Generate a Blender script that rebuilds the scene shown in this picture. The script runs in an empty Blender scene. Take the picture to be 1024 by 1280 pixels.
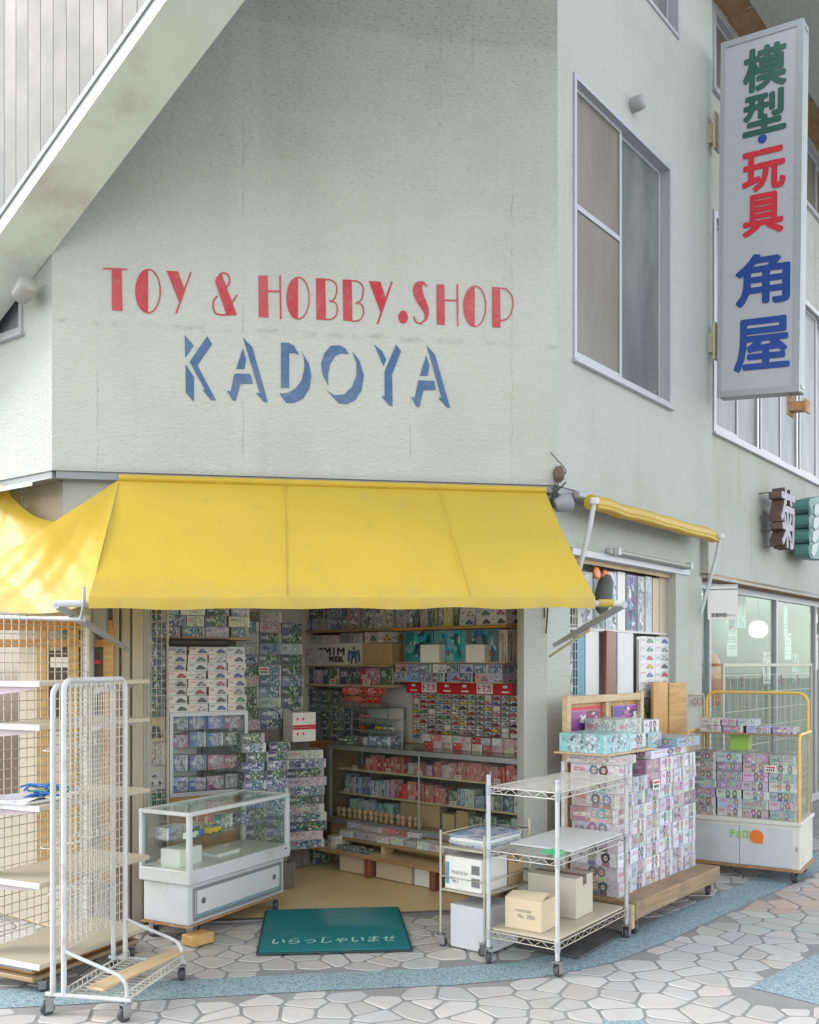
import bpy, bmesh, math, random
from mathutils import Matrix, Vector
random.seed(7)
R = math.radians
SC = bpy.context.scene
COL = SC.collection

# ------------------------------------------------------------------ camera
EYE, FPX, CX, HY = 1.6, 1200.0, 512.0, 830.0        # eye height, focal length, axis and horizon of the level shift camera
cam = bpy.data.cameras.new('camera')
cam.sensor_fit = 'HORIZONTAL'; cam.sensor_width = 36.0
cam.lens = FPX / 1024 * 36.0
cam.shift_y = (HY - 640) / 1024
cam.clip_start = 0.05; cam.clip_end = 500
camo = bpy.data.objects.new('camera', cam); COL.objects.link(camo)
camo.location = (0, 0, EYE); camo.rotation_euler = (R(90), 0, 0)
SC.camera = camo
# ------------------------------------------------------------------ sky, sun, exposure
SUN_AZ, SUN_EL = -92.0, 34.0
wd = bpy.data.worlds.new('World'); SC.world = wd; wd.use_nodes = True
wt = wd.node_tree
sk = wt.nodes.new('ShaderNodeTexSky'); sk.sky_type = 'NISHITA'; sk.sun_disc = False
sk.sun_elevation = R(SUN_EL); sk.sun_rotation = R(SUN_AZ)
sk.air_density = 1.0; sk.dust_density = 0.6; sk.ozone_density = 1.0
hs = wt.nodes.new('ShaderNodeHueSaturation'); hs.inputs['Saturation'].default_value = 0.25
wt.links.new(sk.outputs[0], hs.inputs['Color'])
wt.links.new(hs.outputs[0], wt.nodes['Background'].inputs[0])
wt.nodes['Background'].inputs[1].default_value = 0.15
sl = bpy.data.lights.new('sun', 'SUN'); sl.energy = 0.75; sl.angle = R(16); sl.color = (1, .95, .88)
so = bpy.data.objects.new('sun', sl); COL.objects.link(so)
sd = Vector((math.sin(R(SUN_AZ)) * math.cos(R(SUN_EL)), math.cos(R(SUN_AZ)) * math.cos(R(SUN_EL)), math.sin(R(SUN_EL))))
so.rotation_euler = sd.to_track_quat('Z', 'Y').to_euler(); so.location = (-8, 0, 9)
vs = SC.view_settings
vs.view_transform = 'Standard'; vs.look = 'None'; vs.gamma = 1.0; vs.exposure = 1.68; vs.use_curve_mapping = False
SC.render.engine = 'CYCLES'
SC.cycles.max_bounces = 8; SC.cycles.transparent_max_bounces = 16
SC.cycles.use_denoising = True

# ------------------------------------------------------------------ layout helpers
def P(px, py, d):
    return Vector(((px - CX) / FPX * d, d, EYE + (HY - py) / FPX * d))
def G(px, py, z=0.0):
    return P(px, py, (EYE - z) * FPX / (py - HY))
class Fr:
    """a frame standing on the ground: x along, y away (into the building), z up"""
    def __init__(s, x, y, phi, z=0.0):
        s.o = Vector((x, y, z)); s.phi = phi
        a = R(phi); s.u = Vector((math.cos(a), math.sin(a), 0)); s.v = Vector((-math.sin(a), math.cos(a), 0))
        s.m = Matrix.Translation(s.o) @ Matrix.Rotation(a, 4, 'Z')
    def at(s, x, y=0.0, z=0.0):
        return s.o + s.u * x + s.v * y + Vector((0, 0, z))
    def sub(s, x, y=0.0, z=0.0, dphi=0.0):
        p = s.at(x, y, z); return Fr(p.x, p.y, s.phi + dphi, p.z)
    def t(s, px, y=0.0):
        """distance along the frame where the sight line of column px meets the plane y"""
        k = (px - CX) / FPX; o = s.at(0, y)
        return (k * o.y - o.x) / (s.u.x - k * s.u.y)
    def z(s, px, py, y=0.0):
        d = s.at(s.t(px, y), y).y
        return EYE + (HY - py) / FPX * d
    def loc(s, px, py, y=0.0):
        return s.t(px, y), s.z(px, py, y)
ORD = ['first', 'second', 'third', 'fourth', 'fifth', 'sixth', 'seventh', 'eighth', 'ninth', 'tenth', 'eleventh', 'twelfth', 'thirteenth', 'fourteenth', 'fifteenth', 'sixteenth']
def DN(i): return 'topmost' if i == 0 else ORD[i] + ' down'

# ------------------------------------------------------------------ mesh builder
class MB:
    def __init__(s): s.v = []; s.f = []; s.m = []; s.s = []
    def add(s, vs, fs, mi=0, sm=False):
        b = len(s.v); s.v += [tuple(p) for p in vs]
        for f in fs: s.f.append([b + i for i in f]); s.m.append(mi); s.s.append(sm)
        return s
    def box(s, x0, x1, y0, y1, z0, z1, mi=0):
        v = [(x0,y0,z0),(x1,y0,z0),(x1,y1,z0),(x0,y1,z0),(x0,y0,z1),(x1,y0,z1),(x1,y1,z1),(x0,y1,z1)]
        return s.add(v, [(0,3,2,1),(4,5,6,7),(0,1,5,4),(1,2,6,5),(2,3,7,6),(3,0,4,7)], mi)
    def bbox(s, x0, x1, y0, y1, z0, z1, b=0.006, mi=0):
        """a box with chamfered edges"""
        bm = bmesh.new()
        r = bmesh.ops.create_cube(bm, size=1.0)
        for p in bm.verts: p.co = Vector(((x0+x1)/2 + p.co.x*(x1-x0), (y0+y1)/2 + p.co.y*(y1-y0), (z0+z1)/2 + p.co.z*(z1-z0)))
        b = min(b, .3*min(abs(x1-x0), abs(y1-y0), abs(z1-z0)))
        bmesh.ops.bevel(bm, geom=list(bm.edges), offset=b, segments=1, affect='EDGES', profile=.5)
        bm.verts.index_update()
        s.add([p.co for p in bm.verts], [[p.index for p in f.verts] for f in bm.faces], mi); bm.free(); return s
    def path(s, pts, r, n=8, mi=0, closed=False, caps=True):
        pts = [Vector(p) for p in pts]; k = len(pts); rings = []
        prev = None
        for i, p in enumerate(pts):
            if closed: t = (pts[(i+1) % k] - pts[i-1])
            else: t = pts[min(i+1, k-1)] - pts[max(i-1, 0)]
            t.normalize()
            if prev is None:
                a = Vector((0,0,1)) if abs(t.z) < .9 else Vector((1,0,0))
                nx = t.cross(a).normalized()
            else:
                nx = (prev - t * prev.dot(t)).normalized()
            prev = nx; ny = t.cross(nx)
            rr = r[i] if isinstance(r, (list, tuple)) else r
            off = math.pi / 4 if n == 4 else 0
            rings.append([p + (nx*math.cos(2*math.pi*j/n+off) + ny*math.sin(2*math.pi*j/n+off))*rr for j in range(n)])
        b = [q for rg in rings for q in rg]; fs = []
        for i in range(k if closed else k-1):
            i2 = (i+1) % k
            for j in range(n): fs.append((i*n+j, i*n+(j+1) % n, i2*n+(j+1) % n, i2*n+j))
        s.add(b, fs, mi, n > 4)
        if caps and not closed:
            s.add(rings[0], [list(range(n))[::-1]], mi); s.add(rings[-1], [list(range(n))], mi)
        return s
    def tube(s, p, q, r, n=8, mi=0): return s.path([p, q], r, n, mi)
    def lathe(s, prof, n=20, c=(0,0,0), mi=0, sm=True, M=None):
        v = []; fs = []
        for (r, z) in prof:
            for j in range(n):
                a = 2*math.pi*j/n; p = Vector((r*math.cos(a), r*math.sin(a), z))
                if M is not None: p = M @ p
                v.append(p + Vector(c))
        for i in range(len(prof)-1):
            for j in range(n): fs.append((i*n+j, i*n+(j+1) % n, (i+1)*n+(j+1) % n, (i+1)*n+j))
        s.add(v, fs, mi, sm)
        s.add(v[:n], [list(range(n))[::-1]], mi); s.add(v[-n:], [list(range(n))], mi); return s
    def prism(s, poly, y0, y1, mi=0, mi2=None):
        """poly in (x, z), counter-clockwise seen from -y; front at y0"""
        n = len(poly)
        v = [(x, y0, z) for x, z in poly] + [(x, y1, z) for x, z in poly]
        s.add(v, [list(range(n))], mi)
        s.add(v, [list(range(2*n-1, n-1, -1))] + [(i, n+i, n+(i+1) % n, (i+1) % n) for i in range(n)], mi if mi2 is None else mi2); return s
    def mesh(s, name, mats):
        me = bpy.data.meshes.new(name); me.from_pydata(s.v, [], s.f)
        for m in (mats if isinstance(mats, (list, tuple)) else [mats]): me.materials.append(M[m])
        if any(s.m): me.polygons.foreach_set('material_index', s.m)
        me.polygons.foreach_set('use_smooth', s.s); me.update(); return me
    def build(s, name, mats, parent=None, m=None, **kw):
        return obj(name, s.mesh(name, mats), parent, m, **kw)

def obj(name, data, parent=None, m=None, **kw):
    o = bpy.data.objects.new(name, data); COL.objects.link(o)
    if parent is not None: o.parent = parent
    if m is not None: o.matrix_local = m
    for k, v in kw.items(): o[k] = v
    return o
def tag(o, label, cat, group=None):
    o['label'] = label; o['category'] = cat
    if group: o['group'] = group
    return o
def thing(name, label, cat, fr, group=None):
    o = bpy.data.objects.new(name, None); COL.objects.link(o); o.empty_display_size = .1
    o.matrix_world = fr.m; return tag(o, label, cat, group)
def struct(o): o['kind'] = 'structure'; return o

# ------------------------------------------------------------------ material helpers
M = {}
class NT:
    def __init__(s, name):
        s.mat = bpy.data.materials.new(name); s.mat.use_nodes = True; s.t = s.mat.node_tree
        s.b = s.t.nodes['Principled BSDF']; M[name] = s.mat
    def n(s, typ, ins=None, **pr):
        nd = s.t.nodes.new(typ)
        for k, v in pr.items(): setattr(nd, k, v)
        for k, v in (ins or {}).items(): s.put(nd.inputs[k], v)
        return nd
    def put(s, sock, v):
        if hasattr(v, 'is_linked') or isinstance(v, bpy.types.NodeSocket): s.t.links.new(v, sock)
        elif isinstance(v, (tuple, list)) and len(v) == 3 and sock.type == 'RGBA': sock.default_value = (*v, 1)
        else: sock.default_value = v
    def math(s, op, a, b=0.0, c=0.0, clamp=False):
        nd = s.n('ShaderNodeMath', {0: a, 1: b, 2: c}, operation=op, use_clamp=clamp); return nd.outputs[0]
    def mix(s, f, a, b, mode='MIX'):
        nd = s.n('ShaderNodeMix', None, data_type='RGBA', blend_type=mode)
        s.put(nd.inputs[0], f); s.put(nd.inputs[6], a); s.put(nd.inputs[7], b); return nd.outputs[2]
    def noise(s, vec, scale, detail=3, rough=.55, dist=0.0):
        nd = s.n('ShaderNodeTexNoise', {'Vector': vec, 'Scale': scale, 'Detail': detail, 'Roughness': rough, 'Distortion': dist}); return nd
    def ss(s, x, lo, hi):
        nd = s.n('ShaderNodeMapRange', {0: x, 1: lo, 2: hi, 3: 0.0, 4: 1.0}, interpolation_type='SMOOTHSTEP'); return nd.outputs[0]
    def xyz(s, vec):
        nd = s.n('ShaderNodeSeparateXYZ', {0: vec}); return nd.outputs
    def vec(s, x, y, z=0.0): return s.n('ShaderNodeCombineXYZ', {0: x, 1: y, 2: z}).outputs[0]
    def map(s, vec, sc=(1,1,1), loc=(0,0,0)):
        return s.n('ShaderNodeMapping', {0: vec, 1: loc, 3: sc}).outputs[0]
    def bump(s, h, strength=.3, dist=.01, normal=None):
        nd = s.n('ShaderNodeBump', {'Strength': strength, 'Distance': dist, 'Height': h})
        if normal is not None: s.put(nd.inputs['Normal'], normal)
        return nd.outputs[0]
    def out(s, col=None, rough=None, normal=None, metal=None, spec=None, **kw):
        if col is not None: s.put(s.b.inputs['Base Color'], col)
        if rough is not None: s.put(s.b.inputs['Roughness'], rough)
        if normal is not None: s.put(s.b.inputs['Normal'], normal)
        if metal is not None: s.put(s.b.inputs['Metallic'], metal)
        if spec is not None: s.put(s.b.inputs['Specular IOR Level'], spec)
        return s.mat
    @property
    def tc(s): return s.n('ShaderNodeTexCoord')

def plain(name, col, rough=.5, metal=0.0, var=.12, scale=14, bump=0.0, dirt=None, dirt_amt=.5):
    """a simple surface with tone variation, faint relief and optional grime"""
    t = NT(name); c = t.tc.outputs['Object']
    rnd = t.n('ShaderNodeObjectInfo').outputs['Random']
    cc = t.n('ShaderNodeVectorMath', {0: c, 1: t.vec(t.math('MULTIPLY', rnd, 31.0), t.math('MULTIPLY', rnd, 17.0), 0.0)}, operation='ADD').outputs[0]
    n = t.noise(cc, scale, 5).outputs[0]
    k = t.math('ADD', t.math('MULTIPLY', t.math('SUBTRACT', n, .5), 2*var), 1.0)
    k = t.math('ADD', k, t.math('MULTIPLY', t.math('SUBTRACT', rnd, .5), var))
    colr = t.mix(1.0, (*col,), t.vec(k, k, k), 'MULTIPLY')
    if dirt:
        n2 = t.noise(cc, scale*.35, 6, .65).outputs[0]
        colr = t.mix(t.math('MULTIPLY', t.ss(n2, .5, .72), dirt_amt), colr, dirt)
    rg = t.math('ADD', rough, t.math('MULTIPLY', t.math('SUBTRACT', n, .5), .25))
    nrm = t.bump(t.noise(cc, scale*6, 3).outputs[0], bump, .004) if bump else None
    t.out(colr, rg, nrm, metal); return t

FCT = lambda px: Fr(-2.111, 5.667, 9.0).t(px)
def stucco(name, base, dirt, top=0.0, streak=.35, joint=None):
    t = NT(name); c = t.tc.outputs['Object']; x, y, z = t.xyz(c)
    big = t.noise(c, .9, 5, .6).outputs[0]
    mid = t.noise(c, 5, 5, .6).outputs[0]
    st = t.noise(t.map(c, (7, 7, .55)), 1.0, 5, .6).outputs[0]
    fine = t.noise(t.map(c, (24, 24, 52)), 1.0, 5, .65, .6).outputs[0]
    pits = t.noise(t.map(c, (34, 34, 70)), 1.0, 3, .6).outputs[0]
    k = t.math('MULTIPLY', t.ss(big, .45, .75), .22)
    k = t.math('ADD', k, t.math('MULTIPLY', t.ss(st, .54, .8), streak))
    pk = .22
    if top:      # soot that gathers under the eaves, patchy, with its own lower edge
        e = t.math('ADD', z, t.math('MULTIPLY', t.math('SUBTRACT', big, .5), 2.2))
        so_ = t.ss(e, 4.0, 5.7)
        k = t.math('ADD', k, t.math('MULTIPLY', so_, t.math('MULTIPLY', t.math('ADD', mid, .2), top)))
        k = t.math('ADD', k, t.math('MULTIPLY', t.ss(t.math('ADD', z, t.math('MULTIPLY', mid, .10)), 5.55, 5.60), .16))
        k = t.math('SUBTRACT', k, t.math('MULTIPLY', t.math('SUBTRACT', 1.0, t.ss(t.math('ABSOLUTE', t.math('SUBTRACT', x, t.math('ADD', 1.11, t.math('MULTIPLY', mid, .04)))), .06, .1)), .10))
        pk = t.math('ADD', .2, t.math('MULTIPLY', so_, .35))
    k = t.math('ADD', k, t.math('MULTIPLY', t.ss(pits, .52, .72), pk))
    if joint:
        jz = t.math('ABSOLUTE', t.math('SUBTRACT', z, t.math('ADD', joint, t.math('MULTIPLY', t.math('SUBTRACT', mid, .5), .06))))
        k = t.math('ADD', k, t.math('MULTIPLY', t.math('SUBTRACT', 1.0, t.ss(jz, .0, .03)), t.math('MULTIPLY', t.ss(t.noise(c, 9, 5, .7).outputs[0], .42, .7), .5)))
        k = t.math('ADD', k, t.math('MULTIPLY', t.math('SUBTRACT', 1.0, t.ss(z, 2.74, 2.80)), .3))
    if joint:
        wv = t.noise(t.map(c, (1, 1, 6)), 2.0, 6, .7).outputs[0]
        for x0, zt in ((FCT(122), 3.7), (FCT(304), 5.2), (FCT(513), 3.5), (FCT(640), 4.9)):
            dd = t.math('ABSOLUTE', t.math('SUBTRACT', t.math('ADD', x, t.math('MULTIPLY', t.math('SUBTRACT', wv, .5), .05)), x0))
            k = t.math('ADD', k, t.math('MULTIPLY', t.math('MULTIPLY', t.math('SUBTRACT', 1.0, t.ss(dd, .001, .006)), t.ss(z, zt, zt-.3)), t.math('MULTIPLY', t.ss(mid, .4, .6), .5)))
        rs = t.noise(t.map(c, (16, 16, .35)), 1.0, 5, .65).outputs[0]
        k = t.math('ADD', k, t.math('MULTIPLY', t.math('MULTIPLY', t.ss(rs, .56, .8), t.ss(z, 3.2, 5.4)), .18))
    col = t.mix(t.math('MINIMUM', t.math('MAXIMUM', k, 0.0), .9), base, dirt)
    h = t.math('ADD', fine, t.math('MULTIPLY', pits, .5))
    t.out(col, .9, t.bump(h, .6, .018), spec=.2); return t

def wood(name, c1, c2, rough=.55, axis=(1, 14, 14), dirt=0.0):
    t = NT(name); c = t.tc.outputs['Object']
    rnd = t.n('ShaderNodeObjectInfo').outputs['Random']
    cc = t.n('ShaderNodeVectorMath', {0: c, 1: t.vec(t.math('MULTIPLY', rnd, 9.0), t.math('MULTIPLY', rnd, 5.0), rnd)}, operation='ADD').outputs[0]
    g = t.noise(t.map(cc, axis), 3.0, 6, .6, .6).outputs[0]
    f = t.noise(t.map(cc, tuple(a*6 for a in axis)), 4.0, 3).outputs[0]
    col = t.mix(t.ss(t.math('ADD', g, t.math('MULTIPLY', t.math('SUBTRACT', f, .5), .3)), .35, .68), c1, c2)
    if dirt: col = t.mix(t.math('MULTIPLY', t.ss(t.noise(cc, 4, 6, .65).outputs[0], .48, .7), dirt), col, (.12, .1, .08))
    t.out(col, rough, t.bump(f, .15, .003)); return t

def glass(name, tint=(1, 1, 1), refl=1.0, rough=.02, haze=0.0):
    t = NT(name); tr = t.n('ShaderNodeBsdfTransparent', {0: tint}); gl = t.n('ShaderNodeBsdfGlossy', {0: (.95, 1, .98), 'Roughness': rough})
    fr = t.math('ADD', .045, t.math('MULTIPLY', t.math('POWER', t.n('ShaderNodeLayerWeight', {0: .5}).outputs[1], 5.0), .85))
    c = t.tc.outputs['Object']
    m1 = t.n('ShaderNodeMixShader', {0: t.math('MULTIPLY', fr, refl, clamp=True), 1: tr.outputs[0], 2: gl.outputs[0]})
    o = m1.outputs[0]
    if haze:      # dust and smears on the pane
        df = t.n('ShaderNodeBsdfDiffuse', {0: (.72, .75, .72)})
        n = t.noise(c, 5, 5, .65).outputs[0]
        m2 = t.n('ShaderNodeMixShader', {0: t.math('MULTIPLY', t.math('ADD', n, .3), haze), 1: o, 2: df.outputs[0]}); o = m2.outputs[0]
    t.t.links.new(o, t.t.nodes['Material Output'].inputs[0]); return t

def emit(name, col, st):
    t = NT(name); t.put(t.b.inputs['Emission Color'], col); t.b.inputs['Emission Strength'].default_value = st; t.out(col, .4)

def art(name, paper=(.75, .74, .7), hues=(0.0, 1.0), sat=.5, val=.5, fig=.75, scale=6.0, aspect=(3, 1), car=0, tint=.3, ends=.8, white=.2, texty=.8, hsp=(-.14, .24), black=.9, people=0):
    """printed card: a toned backdrop, a busy central picture, a lettered title, pale ends with small print, or a little car"""
    t = NT(name); oi = t.n('ShaderNodeObjectInfo'); r = oi.outputs['Random']; oc = oi.outputs['Color']
    u, v, _ = t.xyz(t.tc.outputs['UV'])
    fr_ = lambda k: t.math('FRACT', t.math('MULTIPLY', r, k))
    r2, r3, r4, r5 = fr_(17.31), fr_(53.77), fr_(117.9), fr_(211.3)
    p = t.vec(t.math('ADD', t.math('MULTIPLY', u, aspect[0]), t.math('MULTIPLY', r, 71.0)), t.math('ADD', t.math('MULTIPLY', v, aspect[1]), t.math('MULTIPLY', r2, 43.0)), r3)
    pap = t.mix(1.0, paper, oc, 'MULTIPLY')
    hsv = lambda h, s_, v_: t.n('ShaderNodeCombineColor', {0: h, 1: s_, 2: v_}, mode='HSV').outputs[0]
    ran = lambda a, lo, hi: t.math('ADD', lo, t.math('MULTIPLY', a, hi-lo))
    bg = hsv(ran(r4, *hues), t.math('MULTIPLY', ran(r2, .5, 1.3), sat), t.math('MULTIPLY', ran(r5, .45, 1.3), val))
    bg = t.mix(t.math('MULTIPLY', t.ss(t.noise(p, scale*.35, 3).outputs[0], .35, .7), .6), bg, pap)
    bg = t.mix(tint, bg, oc, 'MULTIPLY')
    def ell(cx, cy, rx, ry):
        a = t.math('POWER', t.math('DIVIDE', t.math('SUBTRACT', u, cx), rx), 2.0); b = t.math('POWER', t.math('DIVIDE', t.math('SUBTRACT', v, cy), ry), 2.0)
        return t.math('ADD', a, b)
    if car:
        col = t.mix(t.math('GREATER_THAN', u, .38), pap, t.mix(.45, bg, pap))
        rp = t.n('ShaderNodeValToRGB', {0: fr_(331.0)}); rp.color_ramp.interpolation = 'CONSTANT'; el = rp.color_ramp.elements
        el[0].color = (.45, .03, .04, 1); el[1].position = .2; el[1].color = (.05, .10, .35, 1)
        for ps, cl in ((.38, (.55, .55, .56)), (.55, (.06, .06, .07)), (.7, (.25, .27, .3)), (.8, (.6, .42, .04)), (.87, (.5, .12, .25)), (.93, (.08, .25, .14))): el.new(ps).color = (*cl, 1)
        cc = rp.outputs[0]
        dx = t.math('MULTIPLY', t.math('SUBTRACT', t.noise(p, scale*1.5, 2).outputs[0], .5), .03)
        sh = t.math('LESS_THAN', t.math('MINIMUM', ell(.68, .36, .26, .15), ell(.66, .52, .15, .2)), t.math('ADD', 1.0, t.math('MULTIPLY', dx, 20.0)))
        col = t.mix(t.math('MULTIPLY', t.math('LESS_THAN', ell(.68, .24, .29, .1), 1.0), .6), col, (.08, .08, .08))
        col = t.mix(sh, col, cc)
        col = t.mix(t.math('LESS_THAN', ell(.64, .56, .1, .085), 1.0), col, (.05, .06, .08))
        col = t.mix(t.math('LESS_THAN', t.math('MINIMUM', ell(.54, .25, .05, .11), ell(.82, .25, .05, .11)), 1.0), col, (.02, .02, .02))
        gl = t.ss(t.noise(p, scale*3, 2).outputs[0], .6, .64); col = t.mix(t.math('MULTIPLY', gl, t.math('MULTIPLY', sh, .6)), col, (.85, .85, .85))
    else:
        vo = t.n('ShaderNodeTexVoronoi', {'Vector': t.n('ShaderNodeVectorMath', {0: p, 1: t.n('ShaderNodeVectorMath', {0: t.noise(p, scale, 3).outputs[1], 1: (.35, .35, .35)}, operation='MULTIPLY').outputs[0]}, operation='ADD').outputs[0], 'Scale': scale*1.5})
        cr, cg, cb = t.xyz(vo.outputs['Color'])
        fc = hsv(t.math('FRACT', t.math('ADD', ran(r4, *hues), ran(cr, *hsp))), t.math('MULTIPLY', ran(cg, .35, 1.2), min(1.0, sat*1.6)), t.math('MULTIPLY', ran(cb, .15, 1.3), val+.12))
        fc = t.mix(t.math('LESS_THAN', cg, white), fc, (.78, .77, .75))
        fc = t.mix(t.math('GREATER_THAN', cb, black), fc, (.03, .03, .04))
        e = t.math('ADD', ell(ran(r2, .5, .68), .5, .36, .62), t.math('MULTIPLY', t.math('SUBTRACT', t.noise(p, scale*.9, 3, .6).outputs[0], .5), 2.6))
        col = t.mix(t.math('MULTIPLY', t.ss(e, 1.05, .9), fig), bg, fc)
        if people:
            for q_ in range(2):
                cx = t.math('ADD', ran(r5 if q_ else r2, .42, .56), .22*q_ - .02); hh = fr_(401.0 + 57*q_)
                wob = t.math('MULTIPLY', t.math('SUBTRACT', t.noise(p, scale*1.6, 2).outputs[0], .5), 1.8)
                hair = hsv(hh, ran(fr_(77.0+q_), .2, .7), ran(fr_(91.0+q_), .08, .55))
                cloth = hsv(t.math('FRACT', t.math('ADD', hh, .4)), .45, ran(r3, .2, .7))
                col = t.mix(t.math('LESS_THAN', t.math('ADD', ell(cx, .12, .085, .34), wob), 1.0), col, cloth)
                col = t.mix(t.math('LESS_THAN', t.math('ADD', ell(cx, .6, .095, .36), wob), 1.0), col, hair)
                col = t.mix(t.math('LESS_THAN', ell(cx, .57, .045, .19), 1.0), col, (.68, .50, .42))
                col = t.mix(t.math('LESS_THAN', t.math('MINIMUM', ell(t.math('ADD', cx, .018), .58, .009, .06), ell(t.math('SUBTRACT', cx, .018), .58, .009, .06)), 1.0), col, (.06, .04, .08))
        ln = t.noise(p, scale*3, 3, .7).outputs[0]
        col = t.mix(t.math('MULTIPLY', t.math('SUBTRACT', 1.0, t.ss(t.math('ABSOLUTE', t.math('SUBTRACT', ln, .5)), .006, .025)), .5), col, (.05, .05, .06))
    # title block: a row of blocky characters
    n_ = 9.0
    gx = t.math('FRACT', t.math('MULTIPLY', u, n_*3)); inx = t.math('MULTIPLY', t.math('GREATER_THAN', u, .06), t.math('LESS_THAN', u, ran(r3, .26, .44)))
    gy = t.math('MULTIPLY', t.math('GREATER_THAN', v, ran(r5, .28, .58)), t.math('LESS_THAN', v, ran(r5, .56, .88)))
    wn = t.n('ShaderNodeTexWhiteNoise', {'Vector': t.vec(t.math('FLOOR', t.math('MULTIPLY', u, n_*9)), t.math('FLOOR', t.math('MULTIPLY', v, 16.0)), r)}, noise_dimensions='3D').outputs[0]
    ti = t.math('MULTIPLY', t.math('MULTIPLY', inx, gy), t.math('MULTIPLY', t.math('GREATER_THAN', gx, .18), t.math('GREATER_THAN', wn, .42)))
    lum = t.n('ShaderNodeRGBToBW', {0: bg if not car else pap}).outputs[0]
    tcol = t.mix(t.math('GREATER_THAN', lum, .3), (.85, .83, .78), t.mix(t.math('GREATER_THAN', r2, .5), (.03, .03, .05), (.5, .03, .05)))
    col = t.mix(t.math('MULTIPLY', ti, texty), col, tcol)
    # pale end panel with small print
    en = t.math('MULTIPLY', t.math('GREATER_THAN', u, ran(r4, .84, 1.05)), ends)
    w2 = t.n('ShaderNodeTexWhiteNoise', {'Vector': t.vec(t.math('FLOOR', t.math('MULTIPLY', u, 60.0)), t.math('FLOOR', t.math('MULTIPLY', v, 11.0)), r2)}, noise_dimensions='3D').outputs[0]
    sp_ = t.math('MULTIPLY', t.math('GREATER_THAN', w2, .6), t.math('GREATER_THAN', t.math('FRACT', t.math('MULTIPLY', v, 11.0)), .45))
    col = t.mix(en, col, t.mix(t.math('MULTIPLY', sp_, .7), (.72, .71, .68), (.12, .12, .13)))
    ed = t.math('MINIMUM', t.math('MINIMUM', u, t.math('SUBTRACT', 1.0, u)), t.math('MINIMUM', v, t.math('SUBTRACT', 1.0, v)))
    col = t.mix(t.math('MULTIPLY', t.math('SUBTRACT', 1.0, t.ss(ed, .0, .04)), .4), col, (.62, .6, .56))   # worn pale card at the edges
    t.out(col, .38, spec=.4); return t

# ------------------------------------------------------------------ materials
stucco('stucco', (.505, .52, .468), (.25, .25, .215), top=.34, streak=.12, joint=3.63)
stucco('stucco_side', (.485, .505, .47), (.25, .25, .21), streak=.2)
stucco('stucco_weathered', (.48, .49, .45), (.22, .21, .17), streak=.55)
plain('beam_paint', (.68, .72, .64), .7, var=.08, scale=5, bump=.4, dirt=(.36, .35, .29), dirt_amt=.5)
plain('siding_paint', (.115, .118, .118), .55, var=.05, scale=3, dirt=(.1, .103, .1), dirt_amt=.35)
plain('plaster_beige', (.36, .32, .25), .8, var=.12, scale=5, bump=.2, dirt=(.25, .22, .17), dirt_amt=.4)
plain('interior_wall', (.66, .63, .56), .8, var=.1, scale=4)
plain('ceiling_paint', (.8, .8, .77), .8, var=.05)
plain('clinic_wall', (.52, .56, .52), .7, var=.05, scale=3)
plain('alu', (.38, .39, .40), .42, .6, var=.08, scale=20)
plain('alu_pale', (.43, .44, .465), .45, .25, var=.07, scale=20, dirt=(.45, .44, .4), dirt_amt=.3)
plain('white_metal', (.54, .56, .56), .42, var=.09, scale=18, dirt=(.34, .27, .19), dirt_amt=.5)
plain('white_wire', (.56, .54, .47), .42, var=.1, scale=18, dirt=(.3, .21, .13), dirt_amt=.6)
plain('chrome_wire', (.55, .54, .5), .4, .7, var=.15, scale=25, dirt=(.35, .28, .2), dirt_amt=.4)
plain('cream_wire', (.45, .42, .33), .45, .1, var=.1, scale=20, dirt=(.4, .3, .2), dirt_amt=.4)
plain('yellow_tube', (.72, .47, .08), .4, var=.12, scale=14, dirt=(.45, .36, .2), dirt_amt=.5)
plain('caster_rubber', (.06, .06, .065), .6, var=.2)
plain('steel', (.33, .33, .34), .4, .8, var=.2, scale=30, dirt=(.2, .13, .08), dirt_amt=.4)
plain('rust', (.36, .19, .08), .8, var=.35, scale=16, bump=.4, dirt=(.55, .5, .36), dirt_amt=.6)
plain('rusty_cream', (.55, .5, .33), .7, var=.25, scale=14, bump=.3, dirt=(.3, .15, .06), dirt_amt=.8)
plain('cabinet_white', (.56, .58, .59), .38, var=.06, scale=7, dirt=(.38, .36, .31), dirt_amt=.45)
plain('cabinet_old', (.66, .64, .57), .45, var=.06, scale=6, dirt=(.42, .38, .3), dirt_amt=.5)
plain('door_grey', (.50, .53, .54), .35, var=.05)
plain('teal_strip', (.22, .36, .38), .4, var=.1)
plain('cream_board', (.47, .42, .32), .5, var=.08, scale=5, dirt=(.45, .37, .25), dirt_amt=.35)
plain('white_board', (.60, .61, .60), .4, var=.04, scale=5, dirt=(.55, .53, .48), dirt_amt=.3)
plain('grey_board', (.24, .255, .265), .5, var=.1)
plain('mauve_plate', (.50, .40, .44), .5, var=.1)
plain('cardboard', (.46, .31, .16), .75, var=.12, scale=9, bump=.1)
plain('cardboard_pale', (.60, .50, .34), .7, var=.08, scale=7, bump=.1)
plain('cardboard_grey', (.50, .47, .38), .7, var=.08, scale=7, bump=.1)
plain('white_card', (.74, .73, .69), .5, var=.05, scale=7, dirt=(.55, .5, .42), dirt_amt=.25)
plain('tape_brown', (.16, .10, .06), .35, var=.15)
plain('tape_green', (.06, .5, .2), .4, var=.1)
plain('ink_black', (.03, .03, .035), .5, var=.2)
plain('ink_red', (.62, .03, .06), .45, var=.1)
plain('ink_grey', (.2, .2, .2), .5, var=.2)
plain('ink_brown', (.22, .1, .06), .5, var=.2)
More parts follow.
